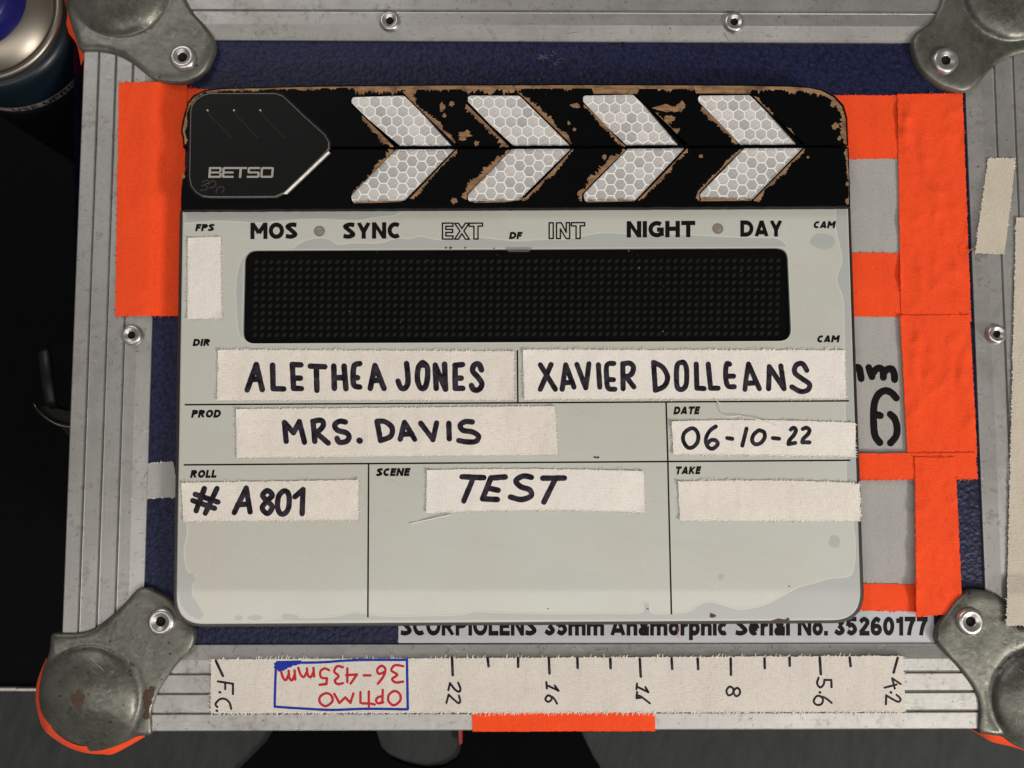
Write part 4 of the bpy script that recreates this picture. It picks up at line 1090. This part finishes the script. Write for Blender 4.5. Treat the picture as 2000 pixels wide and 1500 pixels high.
for nm, ol, chev in (('upper', upo, UP), ('lower', loo, LOW)):
    mb = MB()
    holes = []
    for c_ in chev:
        o_ = offset(rounded(c_, 0, 5), 3.6)
        lim = (287.0 if nm == 'upper' else 290.0)
        holes.append([(x, (min(y, 286.2-(x-890)*0.0035) if nm == 'upper' else max(y, 290.3-(x-890)*0.0035))) for x, y in o_])
    ols = jag(ol, 0.5, 10, 3 if nm == 'upper' else 4)
    # chamfered outer edge: paint rubbed to bare wood
    top_o = offset(ols, -3.0)
    if nm == 'upper': top_o = [(x, max(y, 0)) for x, y in top_o]
    slab(mb, ols, ZS, 2.4, holes=holes, bevel=(2.2 if nm == 'upper' else 1.2), bz=(1.0 if nm == 'upper' else 0.4), zhole=ZS-1.5, mi_side=0)
    so = mb.build('clapper_stick', 'black_lacquer', slate); sticks.append(so)
    # floor of the pockets
    for hix, c_ in enumerate(chev):
        base_o = rounded(c_, 0, 5)
        zc = ZS-0.75
        # reflector outline is given in the picture at its own height
        rbm = MB(); slab(rbm, base_o, zc, ZS-1.45)
        refl = rbm.build('reflector', 'sheet_white', slate)
        # hexagon cells clipped to the outline
        rr_ = random.Random(50+hix+(10 if nm == 'lower' else 0))
        ins = offset(base_o, -0.9)
        cent = (sum(p[0] for p in ins)/len(ins), sum(p[1] for p in ins)/len(ins))
        def clip(poly, conv):
            sgn = 1 if area2(conv) > 0 else -1
            out = poly
            for a, b in zip(conv, conv[1:]+conv[:1]):
                if math.dist(a, b) < 1e-6: continue
                inp = out; out = []
                f_ = lambda p: ((b[0]-a[0])*(p[1]-a[1])-(b[1]-a[1])*(p[0]-a[0]))*sgn
                for p, q in zip(inp, inp[1:]+inp[:1]):
                    fp, fq = f_(p), f_(q)
                    if fp >= 0: out.append(p)
                    if (fp >= 0) != (fq >= 0):
                        t = fp/(fp-fq); out.append((p[0]+(q[0]-p[0])*t, p[1]+(q[1]-p[1])*t))
                if len(out) < 3: return None
            return out
        pit = 21.6; ox = rr_.uniform(-8, 8); oy = rr_.uniform(-8, 8); rot = 30 if nm == 'upper' else 0
        for i in range(-9, 10):
            for j in range(-9, 10):
                if nm == 'upper': hx = cent[0]+ox+pit*(i+0.5*(j % 2)); hy = cent[1]+oy+pit*0.866*j
                else: hx = cent[0]+ox+pit*0.866*i; hy = cent[1]+oy+pit*(j+0.5*(i % 2))
                hexa = [(hx+10.9*math.cos(R(60*k+rot)), hy+10.9*math.sin(R(60*k+rot))) for k in range(6)]
                cl = clip(hexa, ins)
                if not cl or abs(area2(cl)) < 14: continue
                cl2 = []
                for p in cl:
                    if not cl2 or math.dist(p, cl2[-1]) > 0.3: cl2.append(p)
                if len(cl2) < 3: continue
                cb = MB(); slab(cb, cl2, zc+0.09, zc+0.01)
                k_ = rr_.choice((0, 1, 1, 2, 2, 3)) if nm == 'upper' else rr_.choice((0, 0, 1, 1, 1, 2))
                cb.build('hexagon_cell', 'cell_%d' % k_, refl)

# ---- worn patches: chipped lacquer showing wood
def chipband(path, w0, side, seed, parent, wmin=0.15, z=None, freq=0.12):
    """Ragged strip along a path, on one side of it (side = +1/-1 normal)."""
    p = []
    for a, b in zip(path[:-1], path[1:]):
        n = max(1, int(math.dist(a, b)/1.6))
        for k in range(n): p.append((a[0]+(b[0]-a[0])*k/n, a[1]+(b[1]-a[1])*k/n))
    p.append(path[-1]); n = len(p); o_ = []
    for i, q in enumerate(p):
        a = p[max(0, i-2)]; b = p[min(n-1, i+2)]
        d = Vector((b[0]-a[0], b[1]-a[1])).normalized(); nn = Vector((-d.y, d.x))*side
        s = i*1.6
        v = 0.5+0.8*mnoise.noise(Vector((s*freq*0.35, seed, 0)))+0.35*mnoise.noise(Vector((s*freq*1.7, seed, 4)))+0.42*mnoise.noise(Vector((s*freq*5, seed, 9)))
        wd = w0*max(wmin, v)*min(1, (i+1)/4, (n-i)/4)
        o_.append((q[0]+nn.x*wd, q[1]+nn.y*wd))
    vs = []; fs = []; zz = (ZS+0.03 if z is None else z)+chipband.k; chipband.k += 0.0012
    for q, r_ in zip(p, o_): vs += [P(q[0], q[1], zz), P(r_[0], r_[1], zz)]
    for i in range(n-1): fs.append((2*i, 2*i+1, 2*i+3, 2*i+2))
    a, b, c = (Vector(vs[i]) for i in fs[0][:3])
    if (b-a).cross(c-a).z < 0: fs = [f[::-1] for f in fs]
    build('worn_patch', vs, fs, 'bare_wood', parent)
chipband.k = 0.0
def spot(cx, cy, rx, ry, seed, parent):
    o_ = ell(cx, cy, rx, ry, 15, 0.42, seed)
    vs = [P(x, y, ZS+0.03+chipband.k) for x, y in o_]; chipband.k += 0.0012
    build('worn_patch', vs, tri([o_]), 'bare_wood', parent)
US, LS = sticks
# rubbed top edge
chipband([(402, 178.2), (430, 174.5), (500, 172.6), (600, 170), (700, 168.6)], 9, 1, 1.3, US, 0.25)
chipband([(690, 168.8), (760, 168.1), (840, 167.6), (900, 167.2), (1010, 166.9)], 19, 1, 2.7, US, 0.38)
chipband([(1000, 166.9), (1100, 166.6), (1160, 166.6)], 11, 1, 5.1, US, 0.55)
chipband([(1155, 166.6), (1240, 166.8), (1250, 167)], 22, 1, 6.6, US, 0.75, freq=0.05)
chipband([(1245, 166.9), (1300, 167), (1360, 167.2)], 13, 1, 8.2, US, 0.5)
chipband([(1355, 167.3), (1400, 167.4), (1470, 168)], 20, 1, 9.4, US, 0.75, freq=0.05)
chipband([(1465, 168), (1540, 169.4), (1580, 172), (1604, 177), (1628, 190), (1644, 208), (1651.5, 232), (1653.5, 282)], 15, 1, 11.2, US, 0.4)
chipband([(361, 282), (360, 268), (356.5, 256), (359.5, 240), (363.5, 223), (369, 202), (380, 189), (399, 179)], 8, 1, 13.9, US, 0.1)
chipband([(1655, 290), (1657.5, 345), (1658, 400)], 8, 1, 15.5, LS, 0.05)
# along the chevrons: (path, width, side)
for pth, wd, sd in (
    ([(801, 195), (850, 243), (888, 280)], 9, -1), ([(708, 226), (735, 252), (769, 286)], 14, 1), ([(786, 179), (800, 194), (812, 206)], 13, -1),
    ([(1024, 192), (1070, 237), (1116, 282)], 12, -1), ([(911, 203), (950, 242), (994, 286)], 14, 1), ([(1010, 180), (1022, 190), (1036, 204)], 15, -1),
    ([(1141, 204), (1180, 241), (1214, 281)], 10, 1), ([(1206, 272), (1222, 285)], 14, 1), ([(1280, 220), (1310, 249), (1322, 262)], 15, -1),
    ([(1372, 208), (1410, 246), (1442, 280)], 9, 1), ([(1472, 188), (1500, 216), (1510, 226)], 9, -1), ([(1536, 248), (1552, 264)], 7, -1)):
    chipband(pth, wd, sd, pth[0][0]*0.37, US, 0.05)
for pth, wd, sd in (
    ([(770, 294), (735, 331), (718, 349)], 13, 1), ([(892, 292), (840, 346), (800, 388)], 9, -1), ([(690, 397), (740, 396), (785, 394)], 5, -1), ([(712, 354), (688, 378)], 5, 1),
    ([(996, 294), (950, 341), (912, 379), (911, 390)], 14, 1), ([(1119, 291), (1070, 342), (1020, 392)], 9, -1), ([(925, 396), (985, 395), (1030, 389)], 7, -1),
    ([(1222, 293), (1180, 334), (1137, 378), (1136, 394)], 17, 1), ([(1342, 290), (1300, 335), (1246, 391)], 11, -1), ([(1145, 395), (1200, 394), (1240, 393)], 4, -1),
    ([(1449, 292), (1410, 330), (1366, 376), (1366, 392)], 9, 1), ([(1571, 290), (1520, 342), (1472, 391)], 10, -1), ([(1368, 393), (1420, 392.5), (1468, 392)], 8, -1)):
    chipband(pth, wd, sd, pth[0][0]*0.41, LS, 0.08)
for cx_, cy_, rx_, ry_ in ((864, 209, 6, 9), (882, 203, 5, 5), (868, 226, 3.5, 4.5), (908, 262, 13, 7), (903, 270, 7, 4), (931, 280, 5, 5), (1111, 240, 3, 4), (1122, 253, 3.5, 3), (1123, 207, 9, 5), (1304, 212, 24, 7), (1330, 208, 8, 9), (1308, 232, 9, 8),
                            (1632, 246, 6, 6), (1640, 270, 4, 4), (1626, 203, 5, 6)): spot(cx_, cy_, rx_, ry_, int(cx_*3+cy_), US)
for cx_, cy_, rx_, ry_ in ((887, 392, 6, 6), (1369, 305, 4, 3), (1578, 307, 3, 2), (1655, 359, 3, 4), (1655, 393, 4, 6), (1180, 307, 4, 5), (358, 344, 3, 5)): spot(cx_, cy_, rx_, ry_, int(cx_*3+cy_), LS)

# ---- end plate with the maker's name
ET = (330, 160, 5.714)
pl_o = [(ET[0]+a/ET[2], ET[1]+b/ET[2]) for a, b in [(238, 330), (232, 700), (225, 1060), (245, 1160), (300, 1232), (370, 1275), (450, 1286), (700, 1286), (1000, 1285), (1190, 1282), (1290, 1235), (1500, 1035), (1740, 800), (1785, 745), (1788, 670),
         (1740, 585), (1500, 370), (1340, 215), (1270, 152), (1190, 124), (1000, 124), (700, 124), (460, 124), (380, 142), (300, 196), (252, 262)]]
pb = MB(); slab(pb, pl_o, ZS+1.5, ZS-0.5, bevel=1.8, bz=0.45, mi_top=0, mi_side=1)
plate = pb.build('end_plate', ['plate_black', 'plate_edge'], slate)
fq = [(ET[0]+a/ET[2], ET[1]+b/ET[2]) for a, b in ((1778, 772), (1797, 790), (1312, 1252), (1275, 1250))]
fb = MB(); fv = [P(fq[0][0], fq[0][1], ZS+1.52), P(fq[1][0], fq[1][1], ZS+0.95), P(fq[2][0], fq[2][1], ZS+0.95), P(fq[3][0], fq[3][1], ZS+1.52)]
fb.add(fv+[Vector((fv[1].x, fv[1].y, ZS*MM)), Vector((fv[2].x, fv[2].y, ZS*MM))], [(0, 3, 2, 1), (1, 2, 5, 4)]); fb.build('bevel_facet', 'plate_edge', plate)
# dark surround of the plate pocket
gr = MB(); og = offset(pl_o, 4.0); gr.add([P(x, y, ZS+0.028) for lp_ in (og, pl_o) for x, y in lp_], tri([og, pl_o])); gr.build('plate_gap', 'hole_dark', plate)
zpl = lambda x, y: ZS+1.5
for a in (430, 725, 1020):
    mb = MB(); poly_strokes(mb, [('l', [(a+6, 322), (a+312, 640)])], ET, 9, lambda x, y: ZS+1.49, 0.03); mb.build('grip_slot', 'plate_black', plate, True)
    mb = MB(); poly_strokes(mb, [('d', [(a-2, 316)])], ET, 2.6, zpl, 0.05); mb.build('slot_glint', 'logo_silver', plate, True)
    mb = MB(); poly_strokes(mb, [('l', [(a+4, 345), (a+270, 625)])], ET, 0.9, zpl, 0.04); mb.build('slot_edge', 'smudge', plate, True)
def rects(lst):
    mb = MB()
    for i, (x0, y0, x1, y1) in enumerate(lst):
        q = [(ET[0]+(x+ (1070-y)*0.08)/ET[2], ET[1]+y/ET[2]) for x, y in ((x0, y0), (x1, y0), (x1, y1), (x0, y1))]
        sheet(mb, q, ZS+1.53+0.002*i)
    return mb
T_ = 22
for lst in ([(438, 950, 462, 1070), (462, 950, 572, 972), (462, 1000, 566, 1021), (462, 1048, 572, 1070), (556, 958, 580, 1004), (560, 1017, 584, 1064)],
            [(590, 958, 614, 1064), (600, 950, 728, 972), (614, 1000, 716, 1021), (600, 1048, 720, 1070)],
            [(728, 950, 862, 972), (780, 972, 806, 1070)],
            [(884, 950, 1008, 972), (872, 956, 896, 1014), (882, 1000, 1000, 1021), (984, 1008, 1008, 1064), (868, 1048, 996, 1070)],
            [(1028, 950, 1150, 972), (1018, 958, 1042, 1062), (1138, 958, 1162, 1062), (1028, 1048, 1150, 1070)]):
    rects(lst).build('logo_letter', 'logo_silver', plate)
mb = MB(); poly_strokes(mb, [('s', [(345, 1210), (400, 1205), (430, 1180), (400, 1150), (360, 1160)]), ('s', [(440, 1140), (490, 1100), (525, 1130), (500, 1170), (450, 1180)]), ('s', [(525, 1235), (545, 1180), (600, 1170), (615, 1200), (590, 1235)]), ('s', [(370, 1120), (420, 1095), (440, 1120), (390, 1150)])], ET, 1.6, zpl, 0.03)
mb.build('glue_smudge', 'smudge', plate, True)

# ================================================================== TAPES ON THE CLAPPERBOARD
ZTP = ZF+0.10
def slate_tape(quad, label, seed, fray, amp=0.19, lift=0.6, **kw):
    return tape('white_tape', quad, ZTP, 'tape_white' if seed % 2 else 'tape_white_b', label, 'tape', seed, fray, amp, 75, thick=0.34, lift=lift, frmat='fray', fraylen=4.8, **kw)
slate_tape([(367, 464), (431, 462), (433, 621), (366, 623)], 'blank upright white tape under the printed FPS', 201, (0.3, 0.6, 0.5, 0.9))
def hand(o, zf, words, tf_, wid):
    zz = lambda x, y: zf(x, y)+0.02
    for st in words:
        mb = MB(); poly_strokes(mb, st, tf_, wid, zz); mb.build('handwritten_word', 'marker_black', o, True)
l_, s_, c_, d_ = 'l', 's', 'c', 'd'
o, zf = slate_tape([(426, 683), (1004, 686), (1004, 781), (424, 782)], 'white tape with a handwritten two-word name beside the printed DIR', 202, (1.0, 0.6, 0.4, 0.9))
hand(o, zf, [
    [(l_, [(272, 300), (330, 138), (368, 298)]), (l_, [(300, 232), (350, 232)]), (l_, [(434, 142), (438, 292), (505, 294)]), (l_, [(615, 140), (560, 138), (568, 290), (618, 292)]), (l_, [(565, 225), (612, 225)]),
     (l_, [(676, 148), (768, 152)]), (l_, [(714, 152), (718, 302)]), (l_, [(826, 148), (830, 290)]), (l_, [(892, 148), (904, 292)]), (l_, [(830, 222), (898, 222)]),
     (s_, [(992, 132), (958, 144), (950, 210), (956, 270), (992, 282)]), (l_, [(955, 222), (978, 222)]), (l_, [(1060, 290), (1090, 145), (1148, 290)]), (l_, [(1078, 240), (1125, 238)])],
    [(s_, [(1292, 132), (1300, 200), (1300, 260), (1280, 290), (1255, 285), (1238, 245)]), (c_, [(1390, 128), (1368, 160), (1362, 230), (1380, 284), (1408, 286), (1424, 240), (1426, 160), (1404, 130)]), (l_, [(1378, 140), (1412, 142)]),
     (l_, [(1482, 290), (1476, 142), (1542, 296), (1536, 136)]), (l_, [(1650, 138), (1602, 143), (1604, 290), (1652, 290)]), (l_, [(1604, 225), (1642, 225)]),
     (s_, [(1772, 172), (1755, 135), (1725, 142), (1716, 180), (1750, 220), (1775, 262), (1755, 298), (1722, 298), (1708, 272)])]], (400, 670, 3.279), 9.6)
o, zf = slate_tape([(1021, 683), (1650, 684), (1652, 778), (1024, 780)], 'white tape with a handwritten name starting with X, below the display', 203, (1.0, 0.8, 0.6, 0.8))
hand(o, zf, [
    [(l_, [(158, 122), (242, 258)]), (l_, [(218, 120), (158, 258)]), (l_, [(280, 258), (300, 122), (346, 246)]), (l_, [(294, 222), (336, 218)]), (l_, [(362, 120), (412, 250), (430, 116)]), (l_, [(482, 122), (490, 246)]),
     (s_, [(568, 114), (530, 122), (528, 190), (536, 250), (574, 258)]), (l_, [(532, 203), (566, 205)]), (l_, [(618, 115), (620, 255)]), (s_, [(618, 118), (655, 112), (678, 135), (665, 175), (625, 190)]), (l_, [(640, 192), (680, 245)])],
    [(l_, [(790, 110), (800, 262)]), (s_, [(790, 108), (840, 135), (868, 190), (850, 240), (800, 264)]), (c_, [(945, 108), (922, 125), (918, 200), (925, 250), (950, 258), (972, 230), (974, 150), (962, 113)]),
     (l_, [(1028, 118), (1032, 252), (1072, 254)]), (l_, [(1095, 118), (1108, 252), (1150, 252)]), (s_, [(1214, 118), (1198, 118), (1192, 180), (1204, 238), (1240, 244)]), (l_, [(1196, 185), (1236, 185)]),
     (l_, [(1300, 258), (1320, 118), (1380, 255)]), (l_, [(1308, 225), (1365, 222)]), (l_, [(1432, 255), (1436, 132), (1518, 255), (1500, 128)]),
     (s_, [(1645, 152), (1620, 115), (1585, 125), (1578, 165), (1620, 200), (1660, 230), (1650, 262), (1610, 270), (1562, 245)])]], (1000, 670, 2.857), 8.8)
o, zf = slate_tape([(461, 799), (1083, 793), (1090, 888), (462, 894)], 'long white tape with the handwritten production title beside the printed PROD', 204, (0.5, 1.3, 0.5, 0.5))
hand(o, zf, [
    [(l_, [(355, 245), (345, 135), (398, 195), (432, 130), (462, 250)]), (l_, [(512, 130), (522, 245)]), (s_, [(510, 128), (560, 122), (572, 150), (550, 180), (520, 195)]), (l_, [(530, 195), (600, 255)]),
     (s_, [(700, 132), (665, 128), (638, 150), (655, 180), (705, 195), (722, 220), (705, 245), (665, 250), (652, 228)]), (d_, [(782, 240)])],
    [(l_, [(885, 130), (905, 240)]), (s_, [(885, 128), (930, 130), (972, 165), (965, 215), (905, 240)]), (l_, [(1020, 232), (1045, 135), (1105, 232)]), (l_, [(1032, 205), (1085, 200)]), (l_, [(1140, 140), (1210, 235), (1232, 138)]), (l_, [(1303, 140), (1306, 230)]),
     (s_, [(1440, 132), (1400, 130), (1370, 150), (1385, 180), (1440, 190), (1476, 215), (1460, 245), (1410, 248), (1362, 240)])]], (440, 780, 2.985), 9.3)
def zend(x, y): return ZTP-(2.2*((x-1662)/12)**2 if x > 1662 else 0)
o, zf = slate_tape([(1312, 823), (1671, 826), (1671, 892), (1315, 887)], 'narrow white tape with the handwritten date 06-10-22', 205, (0.3, 0.8, 1.6, 0.8), bow=(-4, 0))
hand(o, zf, [[(c_, [(245, 285), (182, 330), (172, 400), (210, 465), (260, 470), (310, 420), (318, 350), (290, 295)]), (s_, [(490, 265), (430, 310), (392, 390), (410, 460), (460, 482), (508, 440), (490, 402), (440, 400), (405, 440)])],
             [(l_, [(602, 378), (652, 386)])],
             [(l_, [(790, 287), (750, 452)]), (c_, [(905, 305), (860, 345), (845, 400), (875, 438), (930, 425), (968, 370), (960, 320), (925, 305)])], [(l_, [(1048, 378), (1108, 385)])],
             [(s_, [(1222, 295), (1250, 277), (1272, 300), (1255, 345), (1210, 400), (1200, 435)]), (l_, [(1200, 437), (1266, 425)]), (s_, [(1340, 290), (1375, 277), (1405, 300), (1390, 340), (1345, 385), (1335, 418)]), (l_, [(1335, 420), (1405, 420)])]], (1300, 780, 5.0), 6.9)
o, zf = slate_tape([(354, 943), (700, 937), (700, 1015), (358, 1018)], 'white tape with the handwritten roll number # A801', 206, (0.4, 0.9, 1.2, 0.3))
hand(o, zf, [[(l_, [(126, 158), (92, 250)]), (l_, [(178, 158), (130, 260)]), (l_, [(88, 182), (182, 214)]), (l_, [(78, 208), (168, 240)])],
             [(l_, [(250, 258), (300, 156), (316, 255)]), (l_, [(264, 226), (310, 222)]), (c_, [(388, 166), (368, 186), (384, 208), (408, 234), (388, 262), (366, 238), (388, 208), (408, 186)]),
              (c_, [(452, 170), (434, 192), (430, 235), (442, 262), (462, 260), (476, 236), (478, 192), (468, 170)]), (l_, [(502, 192), (536, 162), (532, 262)])]], (340, 880, 2.1277), 9.2)
o, zf = slate_tape([(834, 918), (1257, 920), (1260, 1001), (832, 1002)], 'white tape with handwritten TEST under the printed SCENE', 207, (0.3, 0.6, 0.9, 0.6), bow=(-3, -5))
hand(o, zf, [[(l_, [(722, 1290), (842, 1294)]), (l_, [(782, 1296), (732, 1424)]), (l_, [(962, 1290), (882, 1296), (836, 1412), (918, 1416)]), (l_, [(862, 1352), (922, 1364)]),
              (s_, [(1108, 1292), (1062, 1286), (1022, 1312), (1050, 1345), (1098, 1362), (1106, 1396), (1052, 1416), (992, 1402)]), (l_, [(1172, 1297), (1292, 1296)]), (l_, [(1242, 1300), (1178, 1430)])]], (650, 480, 2.857), 9.6)
slate_tape([(1324, 941), (1679, 944), (1681, 1018), (1328, 1017)], 'blank white tape under the printed TAKE', 208, (0.9, 0.9, 0.6, 0.3), bow=(-4, 0))

# ================================================================== LOOSE THREADS
def thread(path, r, mat, label):
    mb = MB(); tube(mb, [P(*p) for p in path], r, 6)
    return tag(mb.build('loose_thread', mat, None, True), label, 'thread')
def tp3(pts, z, n=6):
    q = catmull(pts, False, n); return [(x, y, z+0.25*math.sin(i*0.35)) for i, (x, y) in enumerate(q)]
thread(tp3([(1396, 780), (1405, 788), (1408, 803), (1415, 811), (1425, 814), (1445, 812), (1462, 816), (1485, 820), (1505, 827), (1518, 833)], ZF+0.85), 0.00014, 'thread_white', 'fine white thread lying across the DATE box')
thread(tp3([(880, 1005), (850, 1012), (820, 1018), (801, 1023)], ZF+0.35), 0.00022, 'thread_white', 'white thread trailing from the corner of the TEST tape')
thread(tp3([(1900, 485), (1893, 490), (1890, 500), (1893, 509)], ZR+0.6), 0.00012, 'thread_red', 'short reddish thread on the rail under the slanting cream tape')
thread(tp3([(1325, 1221), (1324, 1235), (1326, 1248)], 1.0), 0.00010, 'thread_red', 'tiny reddish thread over the serial sticker')

# ================================================================== SPRAY CAN
cc = P(-28, 16, 0.0)
can = empty('spray_can', (cc.x, cc.y, (ZT+0.4)*MM))
tag(can, 'dark teal spray can with a tin dome and blue cap beside the zinc corner', 'spray can')
def ring_obj(name, prof, mat, parent, n=72, mis=None, smooth=True):
    vs = []; fs = []
    for (r_, z) in prof:
        for k in range(n):
            a = 2*math.pi*k/n; vs.append((cc.x+r_*MM*math.cos(a), cc.y+r_*MM*math.sin(a), z*MM))
    for i in range(len(prof)-1):
        for k in range(n): fs.append(((i+1)*n+k, (i+1)*n+(k+1) % n, i*n+(k+1) % n, i*n+k))
    fs.append(tuple(range((len(prof)-1)*n, len(prof)*n))[::-1])
    return build(name, vs, [f[::-1] for f in fs], mat, parent, smooth)
ring_obj('can_base', [(31.5, ZT+0.5), (31.9, ZT+3), (31.9, -22.0), (31.0, -21.5)], 'table_black', can)
can_body = ring_obj('can_body', [(32, -23.0), (32, -5.5), (31, -3.2), (30, -2.2)], 'can_teal', can)
ring_obj('top_rim', [(28.2, -3.0), (29.2, -1.0), (29.3, 0.0), (28.8, 0.9), (28.0, 1.0), (27.2, 0.5), (26.8, -1.0), (26.6, -2.5)], 'tin', can)
ring_obj('dome', [(26.8, -2.6), (26.2, -1.0), (25.0, 1.0), (23.0, 3.0), (20.5, 4.8), (18.5, 5.6), (17.5, 5.8)], 'tin', can)
ring_obj('cap', [(19.0, 4.6), (19.0, 8.0), (18.6, 13.0), (17.6, 14.6), (14.0, 15.2)], 'cap_blue', can)
zb_ = -17.0
vs = []; fs = []; nb = 60
for k in range(nb+1):
    a = R(-118+118*k/nb)
    for z in (zb_, zb_-3.0): vs.append((cc.x+32.15*MM*math.cos(a), cc.y+32.15*MM*math.sin(a), z*MM))
for k in range(nb): fs.append((2*k, 2*k+1, 2*k+3, 2*k+2))
bandm = build('text_band', vs, fs, 'can_band', can_body, True)
def on_can(x, y):       # x: mm along the circumference, y: mm down
    a = R(-90)+x/32.2; return Vector((cc.x+32.28*MM*math.cos(a), cc.y+32.28*MM*math.sin(a), (zb_-y)*MM))
printed('band_lettering', 'USE UPRIGHT', 0.0, 38.0, 2.6, 2.2, 0, 'print_black', bandm, T=0.2, mapf=on_can)
